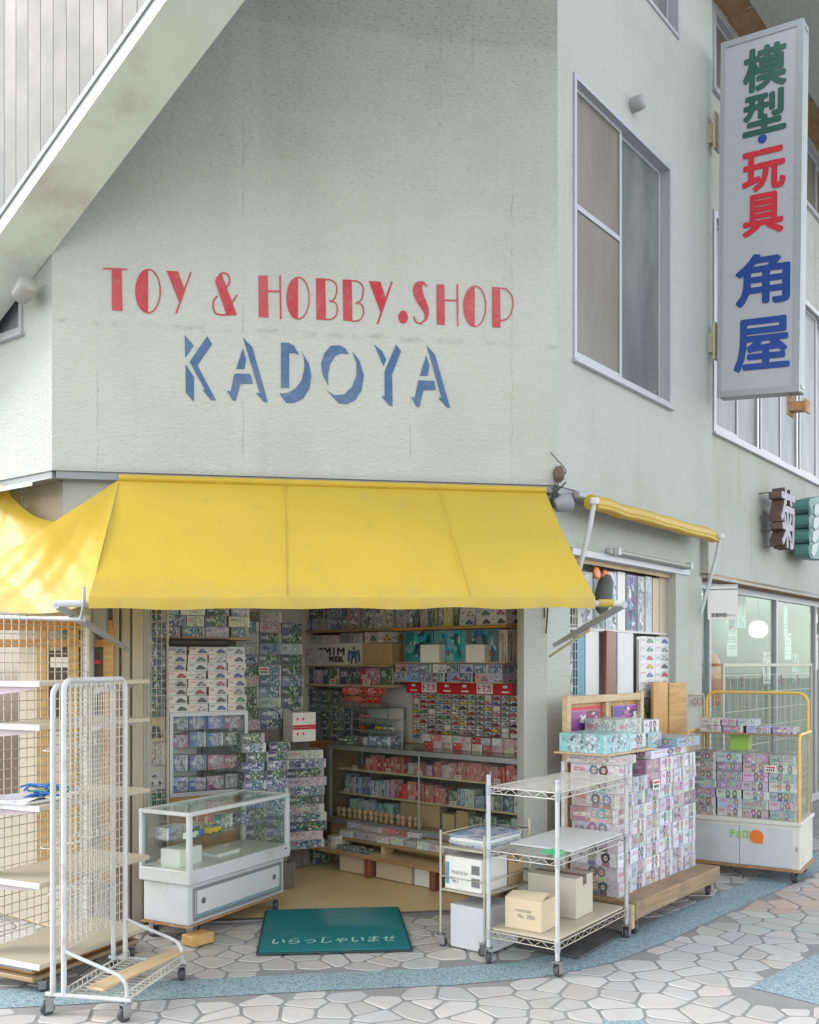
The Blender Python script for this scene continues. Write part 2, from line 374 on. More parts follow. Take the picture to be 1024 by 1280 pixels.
plain('sign_face', (.44, .455, .475), .3, var=.03, scale=4, dirt=(.6, .6, .6), dirt_amt=.2)
plain('sign_frame', (.34, .37, .37), .45, .2, var=.08, scale=6, dirt=(.4, .4, .36), dirt_amt=.4)
plain('sign_green', (.02, .105, .07), .35, var=.1)
plain('sign_red', (.58, .02, .035), .35, var=.08)
plain('sign_blue', (.014, .06, .27), .35, var=.1)
plain('lamp_white', (.33, .33, .29), .35, var=.04)
plain('plastic_grey', (.34, .35, .345), .45, var=.08, scale=12, dirt=(.3, .26, .2), dirt_amt=.35)
plain('dark_void', (.06, .055, .05), .8, var=.3)
plain('brown_pane', (.10, .065, .05), .15, var=.3, scale=3)
plain('letter_dark', (.13, .085, .07), .6, var=.3, scale=18, dirt=(.3, .2, .13), dirt_amt=.6)
plain('letter_pale', (.30, .30, .35), .5, var=.2, scale=12, dirt=(.42, .42, .43), dirt_amt=.5)
plain('letter_teal', (.10, .25, .22), .5, var=.2, scale=12)
plain('letter_white', (.42, .46, .45), .5, var=.1)
plain('mosaic_blue', (.10, .32, .42), .5, var=.3)
plain('cloth_white', (.7, .7, .72), .8, var=.08, bump=.3)
plain('hanger_blue', (.03, .17, .5), .35, var=.2)
plain('hanger_teal', (.05, .38, .35), .35, var=.2)
plain('orange_plastic', (.8, .2, .02), .35, var=.1)
plain('dark_net', (.09, .10, .09), .6, var=.3, scale=40, bump=.5)
plain('pale_green', (.35, .6, .1), .5, var=.15)
plain('skin_tan', (.55, .33, .2), .5, var=.2)
plain('black_plastic', (.03, .03, .03), .35, var=.2)
plain('soil_grey', (.3, .3, .29), .9, var=.2)
wood('plywood', (.36, .25, .14), (.27, .18, .09), dirt=.5)
wood('orange_wood', (.52, .27, .07), (.40, .18, .04), .45)
wood('timber', (.58, .36, .13), (.46, .25, .07), .55, dirt=.2)
wood('red_brown_wood', (.26, .10, .05), (.18, .06, .03), .35, axis=(14, 14, 1))
wood('grey_wood', (.20, .17, .15), (.11, .095, .085), .75, axis=(14, 14, 1))
wood('pale_wood', (.60, .46, .27), (.50, .36, .2), .55, dirt=.25)
wood('panel_wood', (.58, .33, .10), (.46, .23, .06), .4, axis=(9, 9, 1))
wood('shelf_brown', (.40, .25, .12), (.30, .17, .08), .5)
glass('case_glass', (.95, .98, .965), .8, .01, .014)
glass('case_glass_dusty', (.9, .94, .92), 1.0, .02, .09)
glass('shop_glass', (.88, .96, .92), .45, .01, .04)
emit('globe_light', (1, .98, .94), .27)
emit('tube_light', (.95, 1, .97), 9.0)

def pane(name, col, rough, haze_col, amt):
    t = NT(name); c = t.tc.outputs['Object']
    n = t.noise(t.map(c, (2, 2, .7)), 1.6, 5, .6).outputs[0]; f = t.noise(c, 60, 3).outputs[0]
    col = t.mix(t.math('MULTIPLY', t.ss(n, .35, .7), amt), col, haze_col)
    t.out(col, t.math('ADD', rough, t.math('MULTIPLY', f, .08)), t.bump(f, .08, .002), spec=.35)
pane('pane_tan', (.135, .118, .097), .22, (.19, .172, .14), .8)
pane('pane_frost', (.12, .135, .13), .22, (.20, .22, .21), .9)
pane('pane_pale', (.30, .32, .33), .3, (.42, .44, .44), .9)
pane('pane_grey', (.14, .16, .165), .3, (.25, .275, .28), .9)

def painted(name, col, wear):
    t = NT(name); c = t.tc.outputs['Object']
    n = t.noise(c, 22, 5, .65).outputs[0]; b = t.noise(c, 2.2, 4).outputs[0]
    fine = t.noise(t.map(c, (38, 38, 95)), 1.0, 4, .6, .4).outputs[0]
    k = t.math('ADD', t.math('MULTIPLY', t.ss(n, .5, .75), .45), t.math('MULTIPLY', t.ss(b, .35, .7), .35))
    t.out(t.mix(t.math('MULTIPLY', k, wear), col, (.46, .46, .44)), .8, t.bump(fine, .5, .008), spec=.2)
painted('paint_red', (.47, .045, .06), .4)
painted('paint_blue', (.07, .135, .26), .35)

t = NT('vinyl_yellow'); c = t.tc.outputs['Object']; x, y, z = t.xyz(c)
n1 = t.noise(c, 2.0, 5, .6).outputs[0]; n2 = t.noise(t.map(c, (3, 3, .6)), 3.0, 5, .6).outputs[0]; n3 = t.noise(t.map(c, (1.5, 1.5, 6)), 2.0, 4).outputs[0]
n4 = t.noise(c, 420, 1).outputs[0]
col = t.mix(t.math('MULTIPLY', t.ss(n1, .4, .7), .5), (.68, .49, .055), (.61, .43, .06))
col = t.mix(t.math('MULTIPLY', t.ss(n2, .56, .78), .4), col, (.44, .34, .11))
gr = t.math('MULTIPLY', t.ss(z, 2.06, 1.97), t.math('MULTIPLY', t.ss(n2, .2, .7), .30)); col = t.mix(gr, col, (.42, .36, .20))
sk_ = t.noise(t.map(c, (26, 26, 1.2)), 1.0, 4, .6).outputs[0]; col = t.mix(t.math('MULTIPLY', t.ss(sk_, .58, .78), .28), col, (.46, .36, .13))
tr = t.n('ShaderNodeBsdfTranslucent', {0: (.85, .65, .15)})
h = t.math('ADD', t.math('MULTIPLY', n3, 1.0), t.math('MULTIPLY', n4, .015))
t.out(col, .36, t.bump(h, .22, .02), spec=.45)
mx = t.n('ShaderNodeMixShader', {0: .34, 1: t.b.outputs[0], 2: tr.outputs[0]})
t.t.links.new(mx.outputs[0], t.t.nodes['Material Output'].inputs[0])

t = NT('stone'); oi = t.n('ShaderNodeObjectInfo'); c = t.n('ShaderNodeNewGeometry').outputs['Position']; r = oi.outputs['Random']
n1 = t.noise(c, 9, 5, .6).outputs[0]; n2 = t.noise(c, 160, 3).outputs[0]; n0 = t.noise(c, 1.1, 4).outputs[0]
ca = t.mix(t.ss(r, .1, .9), (.44, .43, .415), (.52, .505, .485)); r2 = t.math('FRACT', t.math('MULTIPLY', r, 13.7))
ca = t.mix(t.ss(r2, .6, .95), ca, (.45, .455, .45))
col = t.mix(1.0, ca, oi.outputs['Color'], 'MULTIPLY')
col = t.mix(t.math('MULTIPLY', t.ss(n1, .45, .75), .35), col, (.36, .34, .32))
col = t.mix(t.math('MULTIPLY', t.ss(n0, .5, .75), .3), col, (.33, .33, .33))
col = t.mix(t.math('MULTIPLY', t.ss(n2, .62, .72), .25), col, (.25, .24, .23))
t.out(col, .62, t.bump(t.math('ADD', n1, t.math('MULTIPLY', n2, .3)), .35, .006))

t = NT('mortar'); c = t.n('ShaderNodeNewGeometry').outputs['Position']
n1 = t.noise(c, 3, 5, .6).outputs[0]; n2 = t.noise(c, 140, 3).outputs[0]
col = t.mix(t.ss(n1, .3, .75), (.24, .24, .235), (.30, .30, .295)); col = t.mix(t.math('MULTIPLY', t.ss(n2, .5, .7), .5), col, (.18, .18, .18))
t.out(col, .85, t.bump(n2, .5, .004))

t = NT('terrazzo_blue'); c = t.n('ShaderNodeNewGeometry').outputs['Position']
vo = t.n('ShaderNodeTexVoronoi', {'Vector': c, 'Scale': 130.0}); g = t.xyz(vo.outputs['Color'])[0]
big = t.noise(c, 2.5, 4).outputs[0]
col = t.mix(t.ss(big, .35, .7), (.25, .36, .405), (.30, .405, .44))
col = t.mix(t.math('GREATER_THAN', g, .78), col, (.14, .2, .235)); col = t.mix(t.math('LESS_THAN', g, .2), col, (.36, .47, .50))
t.out(col, .6, t.bump(vo.outputs[0], .3, .003))

t = NT('floor_vinyl'); c = t.n('ShaderNodeNewGeometry').outputs['Position']
n1 = t.noise(c, 2.2, 5, .6).outputs[0]; n2 = t.noise(c, 60, 3).outputs[0]
col = t.mix(t.ss(n1, .35, .7), (.72, .57, .32), (.64, .50, .27)); col = t.mix(t.math('MULTIPLY', t.ss(n2, .5, .7), .2), col, (.4, .3, .17))
t.out(col, .45, t.bump(n1, .1, .004))

t = NT('mat_teal'); c = t.tc.outputs['Object']; x, y, z = t.xyz(c)
n1 = t.noise(c, 260, 2).outputs[0]; n2 = t.noise(c, 3, 4).outputs[0]
col = t.mix(t.ss(n1, .38, .62), (.008, .125, .14), (.04, .27, .285)); col = t.mix(t.math('MULTIPLY', t.ss(n2, .45, .7), .35), col, (.12, .28, .28))
fd = t.math('MULTIPLY', t.math('MULTIPLY', t.ss(y, .42, .6), t.ss(t.math('ADD', x, t.math('MULTIPLY', n2, .1)), .38, .46)), t.math('MULTIPLY', t.ss(x, .84, .6), .5)); col = t.mix(fd, col, (.17, .33, .36))
t.out(col, .95, t.bump(n1, .9, .006), spec=.1)
plain('mat_rubber', (.02, .06, .06), .6, var=.2)
plain('mat_print', (.24, .48, .45), .95, var=.25, scale=60)

t = NT('tread_plate'); c = t.tc.outputs['Object']
w1 = t.n('ShaderNodeTexWave', {'Vector': t.map(c, (1, 1, 1)), 'Scale': 22.0, 'Distortion': .0}, wave_type='BANDS', bands_direction='DIAGONAL').outputs[1]
n2 = t.noise(c, 18, 4).outputs[0]
t.out(t.mix(t.ss(n2, .35, .7), (.2, .21, .23), (.12, .12, .13)), .45, t.bump(w1, .8, .006), .6)

# printed card designs
art('art_car', (.66, .65, .62), car=1, sat=.25, val=.55, ends=0.0)
art('art_dark', (.08, .08, .10), (.54, .66), sat=.55, val=.2, fig=.85, scale=5, white=.16, ends=.5, hsp=(-.55, .06))
art('art_mecha', (.30, .32, .36), (.54, .64), sat=.4, val=.36, fig=.9, scale=4.5, white=.22, hsp=(-.08, .08))
art('art_pastel', (.64, .62, .66), (.0, 1.0), sat=.3, val=.6, fig=.4, scale=5, tint=.6, white=.35, hsp=(-.1, .15), people=1, black=.96)
art('art_white', (.66, .65, .63), (.0, 1.0), sat=.2, val=.62, fig=.5, scale=5, tint=.2, white=.3)
art('art_lilac', (.74, .74, .77), (.5, .95), sat=.09, val=.74, fig=.3, scale=5, aspect=(2.2, 1), tint=.3, white=.5, black=.97, hsp=(-.1, .2), people=1)
art('art_red', (.58, .03, .03), (.0, .015), sat=.97, val=.5, fig=.4, scale=5, tint=.2, white=.25, ends=.3, hsp=(0.0, .03))
art('art_bright', (.7, .7, .7), (.0, 1.0), sat=.15, val=.68, fig=.7, scale=4.5, tint=.95, white=.1)
art('art_big_blue', (.12, .45, .62), (.51, .55), sat=.85, val=.5, fig=.85, scale=2.6, aspect=(2, 1.2), tint=.2, white=.15, ends=0.0, texty=.3, hsp=(-.04, .07))
art('art_poster', (.09, .08, .12), (.55, .95), sat=.6, val=.3, fig=.9, scale=4.0, aspect=(1, 1.2), tint=.4, white=.2, ends=0.0, texty=0.0)
art('art_tall', (.60, .59, .56), (.5, .7), sat=.15, val=.5, fig=.8, scale=3.2, aspect=(1, 3), tint=.3, white=.25, ends=0.0, texty=.7)
t = NT('notice'); r = t.n('ShaderNodeObjectInfo').outputs['Random']; u, v, _ = t.xyz(t.tc.outputs['UV'])
w2 = t.n('ShaderNodeTexWhiteNoise', {'Vector': t.vec(t.math('FLOOR', t.math('MULTIPLY', u, 26.0)), t.math('FLOOR', t.math('MULTIPLY', v, 15.0)), r)}, noise_dimensions='3D').outputs[0]
w3 = t.n('ShaderNodeTexWhiteNoise', {'Vector': t.vec(t.math('FLOOR', t.math('MULTIPLY', v, 15.0)), r, 0.0)}, noise_dimensions='3D').outputs[0]
tx = t.math('MULTIPLY', t.math('MULTIPLY', t.math('GREATER_THAN', w2, .4), t.math('GREATER_THAN', t.math('FRACT', t.math('MULTIPLY', v, 15.0)), .4)), t.math('MULTIPLY', t.math('GREATER_THAN', w3, .3), t.math('LESS_THAN', t.math('ABSOLUTE', t.math('SUBTRACT', u, .5)), t.math('ADD', .25, t.math('MULTIPLY', w3, .18)))))
hdr = t.math('MULTIPLY', t.math('GREATER_THAN', v, .82), t.math('LESS_THAN', v, .93))
t.out(t.mix(t.math('MULTIPLY', tx, .75), t.mix(t.math('MULTIPLY', hdr, t.math('GREATER_THAN', w2, .5)), (.62, .62, .6), (.45, .06, .06)), (.08, .08, .1)), .5)
t = NT('toy_paint'); oi = t.n('ShaderNodeObjectInfo'); t.out(oi.outputs['Color'], .3)
plain('toy_window', (.13, .15, .17), .2, var=.2); plain('toy_wheel', (.09, .09, .09), .5, var=.2)
t = NT('poly_print'); t.out(t.n('ShaderNodeObjectInfo').outputs['Color'], .5)

# ------------------------------------------------------------------ shared shapes
def unit_box():
    v = [(-.5,-.5,0),(.5,-.5,0),(.5,.5,0),(-.5,.5,0),(-.5,-.5,1),(.5,-.5,1),(.5,.5,1),(-.5,.5,1)]
    f = [(3,2,1,0),(4,5,6,7),(0,1,5,4),(1,2,6,5),(2,3,7,6),(3,0,4,7)]
    return v, f
_ub = {}
def ub(mat):
    if mat not in _ub:
        v, f = unit_box(); me = bpy.data.meshes.new('card_box'); me.from_pydata(v, [], f)
        uv = me.uv_layers.new(name='UVMap')
        for p in me.polygons:
            for li, q in zip(p.loop_indices, ((0,0),(1,0),(1,1),(0,1))): uv.data[li].uv = q
        me.materials.append(M[mat]); _ub[mat] = me
    return _ub[mat]
def card(name, fr, x, y, z, w, d, h, mat, label, group=None, color=(1,1,1), rot=0.0, cat='box', parent=None):
    """a closed carton standing at (x, y, z) of a frame"""
    o = bpy.data.objects.new(name, ub(mat)); COL.objects.link(o)
    m = Matrix.Translation((x, y, z)) @ Matrix.Rotation(R(rot), 4, 'Z') @ Matrix.Diagonal((w, d, h, 1))
    if parent is not None: o.parent = parent; o.matrix_local = m
    else: o.matrix_world = fr.m @ m; tag(o, label, cat, group)
    o.color = (*color, 1); return o
def jit(a): return random.uniform(-a, a)
def pick(*cs): return random.choice(cs)

_caster = {}
def caster(parent, x, y, h=.085, r=.03, rot=None):
    k = (h, r)
    if k not in _caster:
        b = MB(); Mx = Matrix.Rotation(R(90), 4, 'Y')
        b.lathe([(r*.3, -.014), (r*.92, -.013), (r, -.008), (r, .008), (r*.92, .013), (r*.3, .014)], 16, (0, .012, r), 0, True, Mx)
        b.lathe([(r*.35, -.017), (r*.35, .017)], 10, (0, .012, r), 1, True, Mx)
        for s in (-1, 1): b.box(s*.019-.0015, s*.019+.0015, -.012, .024, r*.7, h-.008, 1)
        b.box(-.022, .022, -.02, .026, h-.008, h-.002, 1); b.tube((0, 0, h-.004), (0, 0, h+.012), .009, 8, 1)
        _caster[k] = b.mesh('caster', ['caster_rubber', 'steel'])
    return obj('caster', _caster[k], parent, Matrix.Translation((x, y, 0)) @ Matrix.Rotation(R(random.uniform(0, 360) if rot is None else rot), 4, 'Z'))

def glyphs(body, size, bold=0.0):
    """outline of a line of type as (verts in x/z, faces), centred"""
    cu = bpy.data.curves.new('type', 'FONT'); cu.body = body; cu.size = size; cu.resolution_u = 3
    o = bpy.data.objects.new('type', cu); COL.objects.link(o)
    bpy.context.view_layer.update()
    me = bpy.data.meshes.new_from_object(o.evaluated_get(bpy.context.evaluated_depsgraph_get()))
    vs = [Vector(v.co) for v in me.vertices]; fs = [list(p.vertices) for p in me.polygons]
    bpy.data.objects.remove(o); bpy.data.curves.remove(cu); bpy.data.meshes.remove(me)
    x0, x1 = min(v.x for v in vs), max(v.x for v in vs); y0, y1 = min(v.y for v in vs), max(v.y for v in vs)
    return [(v.x-(x0+x1)/2, v.y-(y0+y1)/2) for v in vs], fs, x1-x0, y1-y0
def lettering(name, body, w, h, mat, parent, m, bold=0.0, shear=0.0, solid=0.0, mats=None):
    """one line of type scaled into w x h, standing in the x/z plane of m and facing -y"""
    vs, fs, gw, gh = glyphs(body, 1.0)
    k = (w/gw if w else h/gh, h/gh if h else w/gw); b = MB()
    offs = [(0, 0)] if not bold else [(bold*math.cos(a*math.pi/4), bold*math.sin(a*math.pi/4)) for a in range(8)]
    for i, (ox, oz) in enumerate(offs):
        b.add([(x*k[0]+ox*h + shear*z*k[1], -.0003*i, z*k[1]+oz*h) for x, z in vs], fs)
    if solid:
        b2 = MB()
        for i, (ox, oz) in enumerate(offs):
            n = len(vs); front = [(x*k[0]+ox*h, -.0004*i, z*k[1]+oz*h) for x, z in vs]
            back = [(p[0], solid, p[2]) for p in front]
            b2.add(front, fs, 0)
            ed = {}
            for f in fs:
                for a, c in zip(f, f[1:]+f[:1]): ed[(a, c)] = ed.get((a, c), 0) + 1
            side = [(c, a, a+n, c+n) for (a, c) in ed if (c, a) not in ed]
            b2.add(front+back, side, 1)
        return b2.build(name, mats, parent, m)
    return b.build(name, mat, parent, m)

def wall_holes(x0, x1, z0, z1, th, holes):
    """a wall sheet of thickness th (front at y = 0) with rectangular openings and their reveals"""
    xs = sorted({x0, x1, *[h[0] for h in holes], *[h[1] for h in holes]}); zs = sorted({z0, z1, *[h[2] for h in holes], *[h[3] for h in holes]})
    xs = [x for x in xs if x0 <= x <= x1]; zs = [z for z in zs if z0 <= z <= z1]
    def solid(i, j):
        if i < 0 or j < 0 or i >= len(xs)-1 or j >= len(zs)-1: return False
        cx, cz = (xs[i]+xs[i+1])/2, (zs[j]+zs[j+1])/2
        return not any(h[0] < cx < h[1] and h[2] < cz < h[3] for h in holes)
    b = MB()
    for i in range(len(xs)-1):
        for j in range(len(zs)-1):
            if not solid(i, j): continue
            a, c, e, g = xs[i], xs[i+1], zs[j], zs[j+1]
            b.add([(a,0,e),(c,0,e),(c,0,g),(a,0,g)], [(0,1,2,3)]); b.add([(a,th,e),(c,th,e),(c,th,g),(a,th,g)], [(3,2,1,0)])
            if not solid(i-1, j): b.add([(a,0,e),(a,th,e),(a,th,g),(a,0,g)], [(3,2,1,0)])
            if not solid(i+1, j): b.add([(c,0,e),(c,th,e),(c,th,g),(c,0,g)], [(0,1,2,3)])
            if not solid(i, j-1): b.add([(a,0,e),(c,0,e),(c,th,e),(a,th,e)], [(3,2,1,0)])
            if not solid(i, j+1): b.add([(a,0,g),(c,0,g),(c,th,g),(a,th,g)], [(0,1,2,3)])
    return b

# ------------------------------------------------------------------ frames of the place
FC = Fr(-2.111, 5.667, 9.0); CW = 3.097          # the cut-off corner wall with the painted name
FR = Fr(.948, 6.150, 51.4)                       # the side street wall
FL = Fr(-2.111, 5.667, -35.7)                    # the other street's wall (x runs towards the corner)
UP, LIP = 2.745, .10
FCl, FRl, FLl = FC.sub(0, LIP), FR.sub(0, LIP), FL.sub(0, LIP)
FB = Fr(-.398, 8.198, -41.0)                     # back shelving behind the counter
FK = Fr(-.726, 7.82, -41.0)                      # counter front
OX0, OX1 = FCl.t(181), FCl.t(655)

# ------------------------------------------------------------------ pavement
def clip(poly, p, n):
    """keep the side of the line through p where (q - p).n < 0"""
    out = []
    for i in range(len(poly)):
        a, b = poly[i], poly[(i+1) % len(poly)]
        da, db = (a-p).dot(n), (b-p).dot(n)
        if da <= 0: out.append(a)
        if (da < 0 < db) or (db < 0 < da): out.append(a + (b-a)*(da/(da-db)))
    return out
V2 = lambda v: Vector((v.x, v.y))
strip1 = [Vector(p) for p in ((-3.6, 4.25), (-2.3, 4.52), (-1.22, 4.70), (-.45, 4.825), (.196, 4.91), (.62, 5.02), (1.0, 5.24), (1.347, 5.58), (1.75, 6.03), (2.235, 6.575), (2.8, 7.2), (3.6, 8.1))]
strip2 = [Vector(p) for p in ((1.80, 4.62), (2.2, 5.02), (3.0, 5.75), (4.2, 6.9))]
strip3 = [Vector(p) for p in ((.72, 4.28), (1.0, 4.36), (1.8, 4.62))]
STRIPS = [(strip1, .135), (strip2, .17)]
pv = MB(); pv.add([(-90, -60, 0), (90, -60, 0), (90, 120, 0), (-90, 120, 0)], [(0, 1, 2, 3)])
pavement = struct(pv.build('pavement', 'mortar'))
def strip_mesh(pts, hw, z):
    b = MB(); L_, R_ = [], []
    for i, p in enumerate(pts):
        t_ = (pts[min(i+1, len(pts)-1)] - pts[max(i-1, 0)]).normalized(); n = Vector((-t_.y, t_.x))
        L_.append((*(p+n*hw), z)); R_.append((*(p-n*hw), z))
    for i in range(len(pts)-1): b.add([R_[i], R_[i+1], L_[i+1], L_[i]], [(0, 1, 2, 3)])
    return b
for s_, hw in STRIPS: strip_mesh(s_, hw, .003).build('terrazzo_strip', 'terrazzo_blue', pavement)
b = MB(); b.add([(.80, 4.05, .003), (1.06, 4.05, .003), (1.05, 4.30, .003), (.80, 4.33, .003)], [(0, 1, 2, 3)]); b.build('terrazzo_strip', 'terrazzo_blue', pavement)
rng = random.Random(3)
SP = .158; seeds = []
y_ = 3.35
while y_ < 8.6:
    x_ = -3.6 + rng.random()*SP
    while x_ < 4.6:
        seeds.append(Vector((x_ + rng.uniform(-.45, .45)*SP, y_ + rng.uniform(-.42, .42)*SP))); x_ += SP*rng.uniform(.85, 1.5)
    y_ += SP*.92
def local_y(fr, p): return (p - V2(fr.o)).dot(V2(fr.v))
def seg_near(p, pts):
    best = None
    for a, b in zip(pts, pts[1:]):
        t_ = max(0, min(1, (p-a).dot(b-a)/(b-a).length_squared)); q = a + (b-a)*t_
        if best is None or (p-q).length < best[0]: best = ((p-q).length, q, (b-a).normalized())
    return best
bucket = {}
for q in seeds: bucket.setdefault((int(q.x/.5), int(q.y/.5)), []).append(q)
cells = []
for i, s in enumerate(seeds):
    outs = [(local_y(f, s), f) for f in (FCl, FRl, FLl)]; oy, of = min(outs, key=lambda a: a[0])
    if oy > -.03: continue
    nr = [seg_near(s, st) for st, hw in STRIPS]
    if any(n[0] < hw + .02 for n, (st, hw) in zip(nr, STRIPS)): continue
    if .78 < s.x < 1.08 and 4.0 < s.y < 4.33: continue
    poly = [s + Vector((a, b))*.26 for a, b in ((-1, -1), (1, -1), (1, 1), (-1, 1))]
    gi, gj = int(s.x/.5), int(s.y/.5)
    for q in [q for a in (-1, 0, 1) for c in (-1, 0, 1) for q in bucket.get((gi+a, gj+c), ())]:
        d = q - s
        if d.length < 1e-6 or d.length > .5: continue
        n = d.normalized(); poly = clip(poly, (s+q)/2 - n*.0078, n)
        if len(poly) < 3: break
    if len(poly) < 3: continue
    for n, (st, hw) in zip(nr, STRIPS):
        if n[0] < .6:
            nn = (n[1]-s).normalized(); poly = clip(poly, n[1] - nn*(hw+.008), nn)
    poly = clip(poly, V2(of.o) - V2(of.v)*.02, V2(of.v))
    if len(poly) < 3: continue
    ar = abs(sum(poly[k].x*poly[(k+1) % len(poly)].y - poly[(k+1) % len(poly)].x*poly[k].y for k in range(len(poly))))/2
    if ar < .0025: continue
    rd = []
    for k in range(len(poly)):
        a, b = poly[k], poly[(k+1) % len(poly)]; rd += [a + (b-a)*.11, a + (b-a)*.89]
    cells.append((s, rd, ar))
def visible(s):
    px = CX + s.x/s.y*FPX; py = HY + EYE*FPX/s.y
    return -20 < px < 1044 and py < 1290
def stone_mesh(b, s, rd):
    n = len(rd); c = sum(rd, Vector((0, 0)))/n; h = rng.uniform(.003, .0045); tx, ty = rng.uniform(-.01, .01), rng.uniform(-.01, .01)
    o = [(p.x, p.y, .0005) for p in rd]; top = []
    for p in rd:
        q = p + (c-p)*min(.5, .0045/max((c-p).length, .01)); top.append((q.x, q.y, max(.0022, h + tx*(q.x-c.x) + ty*(q.y-c.y))))
    b.add(o + top, [(k, (k+1) % n, n+(k+1) % n, n+k) for k in range(n)] + [list(range(n, 2*n))])
cells.sort(key=lambda c: -(c[2]/c[0].y**3 if visible(c[0]) else 0))
for k, (s, rd, ar) in enumerate(cells[:300]):
    b = MB(); stone_mesh(b, s, rd); o = b.build('stone', 'stone', pavement)
    px = CX + s.x/s.y*FPX; py = HY + EYE*FPX/s.y
    v = rng.uniform(.93, 1.05); col = (v, v, v)
    if px > 935 and 1104 < py < 1142: col = (1.1*v, .86*v, .72*v)
    elif px > 860 and 1136 < py < 1170: col = (.86*v, .96*v, .86*v)
    elif rng.random() < .15: col = (1.03*v, .98*v, .95*v)
    o.color = (*col, 1)
b = MB()
for s, rd, ar in cells[300:]: stone_mesh(b, s, rd)
b.build('stone_setts', 'stone', pavement, kind='stuff')

# ------------------------------------------------------------------ the corner building
bld = thing('corner_building', 'pale stuccoed corner building with a cut-off corner and a yellow awning below', 'building', Fr(0, 0, 0))
def part(mb, name, mat, fr, parent=None): return mb.build(name, mat, parent or bld, fr.m)
part(wall_holes(0, CW, UP, 7.8, .2, []), 'upper_wall', 'stucco', FC)
WX0, WX1 = FR.t(716.5), FR.t(838)
W3 = (FR.t(758), FR.t(848), 6.57, 7.5)
part(wall_holes(0, 2.62, UP, 7.8, .2, [(WX0, WX1, 3.61, 5.49), W3]), 'upper_wall', 'stucco_side', FR)
WLX = FL.t(29)
part(wall_holes(-5, 0, UP, 7.8, .2, [(WLX-1.7, WLX, 3.62, 5.3)]), 'upper_wall', 'stucco_side', FL)
part(wall_holes(.041, CW-.039, 0, UP+.02, .16, [(OX0, OX1, -.1, 2.5)]), 'lower_wall', 'stucco_side', FCl)
SX0, SX1 = FRl.t(713), FRl.t(857)
part(wall_holes(.039, 2.62, 0, UP+.02, .16, [(SX0, SX1, -.1, 2.33)]), 'lower_wall', 'stucco_side', FRl)
part(wall_holes(-5, -.041, 0, UP+.02, .16, [(-1.7, -.5, .75, 2.2)]), 'lower_wall', 'plaster_beige', FLl)
b = MB(); b.box(-1.72, -.48, .06, .075, .73, 2.22); part(b, 'dark_glazing', 'brown_pane', FLl)
for fr, a, c in ((FC, .02, CW-.02), (FR, .02, 2.6), (FL, -5, -.02)):
    b = MB(); b.box(a, c, .012, .09, UP-.045, UP-.002); part(b, 'drip_edge', 'grey_board', fr)
b = MB(); b.bbox(SX0-.02, SX1+.02, -.03, .1, 2.335, 2.385, .004); part(b, 'shutter_rail', 'alu_pale', FRl)
b = MB()
for zz in range(9): b.box(SX0+.02, SX1-.02, .02+.006*(zz % 2), .03, 2.30+.003*zz, 2.304+.003*zz)
part(b, 'shutter_slats', 'pale_wood', FRl)
for px in (711.5, 856):
    x_ = FRl.t(px); b = MB(); b.box(x_-.012, x_+.03, .01, .12, .004, 2.33); part(b, 'door_jamb', 'shelf_brown', FRl)
b = MB(); b.add([FC.at(.0, .1, 7.8), FC.at(CW, .1, 7.8), FR.at(8, .1, 7.8), FR.at(8, 7, 7.8), FL.at(-5, 7, 7.8), FL.at(-5, .1, 7.8)], [(0, 1, 2, 3, 4, 5)]); part(b, 'roof', 'grey_board', Fr(0, 0, 0))

def window(parent, fr, x0, x1, z0, z1, sashes, mats, rail=None, fw=.032, name='window', inset=.06, sill=True):
    f = MB(); f.box(x0, x1, -.012, inset+.03, z0, z0+fw); f.box(x0, x1, -.012, inset+.03, z1-fw, z1)
    f.box(x0, x0+fw, -.013, inset+.029, z0+fw, z1-fw); f.box(x1-fw, x1, -.013, inset+.029, z0+fw, z1-fw)
    w = f.build(name, 'alu_pale', parent, fr.m)
    n = len(sashes) - 1
    for i in range(n):
        a, c = sashes[i], sashes[i+1]; yo = inset - .028 + .028*(i % 2); s = .032
        g = MB(); lo = z0+fw-.004; hi = z1-fw+.004
        g.box(a, a+s, yo, yo+.022, lo, hi); g.box(c-s, c, yo, yo+.022, lo, hi); g.box(a+s, c-s, yo+.001, yo+.021, lo, lo+s*1.6); g.box(a+s, c-s, yo+.001, yo+.021, hi-s, hi)
        if rail and i in rail: g.box(a+s, c-s, yo-.001, yo+.02, rail[i]-.018, rail[i]+.018)
        g.build('sash', 'alu_pale', w)
        zr = [lo+s*1.6] + ([rail[i]] if rail and i in rail else []) + [hi-s]
        for q in range(len(zr)-1):
            p = MB(); p.box(a+s*.5, c-s*.5, yo+.009+.001*q, yo+.014+.001*q, zr[q]-.01, zr[q+1]+.01); p.build('pane', mats[i % len(mats)], w)
    if sill:
        p = MB(); p.bbox(x0-.015, x1+.015, -.035, .03, z0-.028, z0-.002, .005); p.build('sill', 'alu_pale', w)
    return w
mid = FR.t(781)
window(bld, FR, WX0, WX1, 3.61, 5.49, [WX0+.045, mid+.02, WX1-.045], ['pane_tan', 'pane_frost'], {0: 4.66})
window(bld, FR, W3[0], W3[1], W3[2], W3[3], [W3[0]+.045, (W3[0]+W3[1])/2, W3[1]-.045], ['pane_frost'], sill=False)
window(bld, FL, WLX-1.7, WLX, 3.62, 5.3, [WLX-1.655, WLX-.85, WLX-.045], ['pane_pale'])
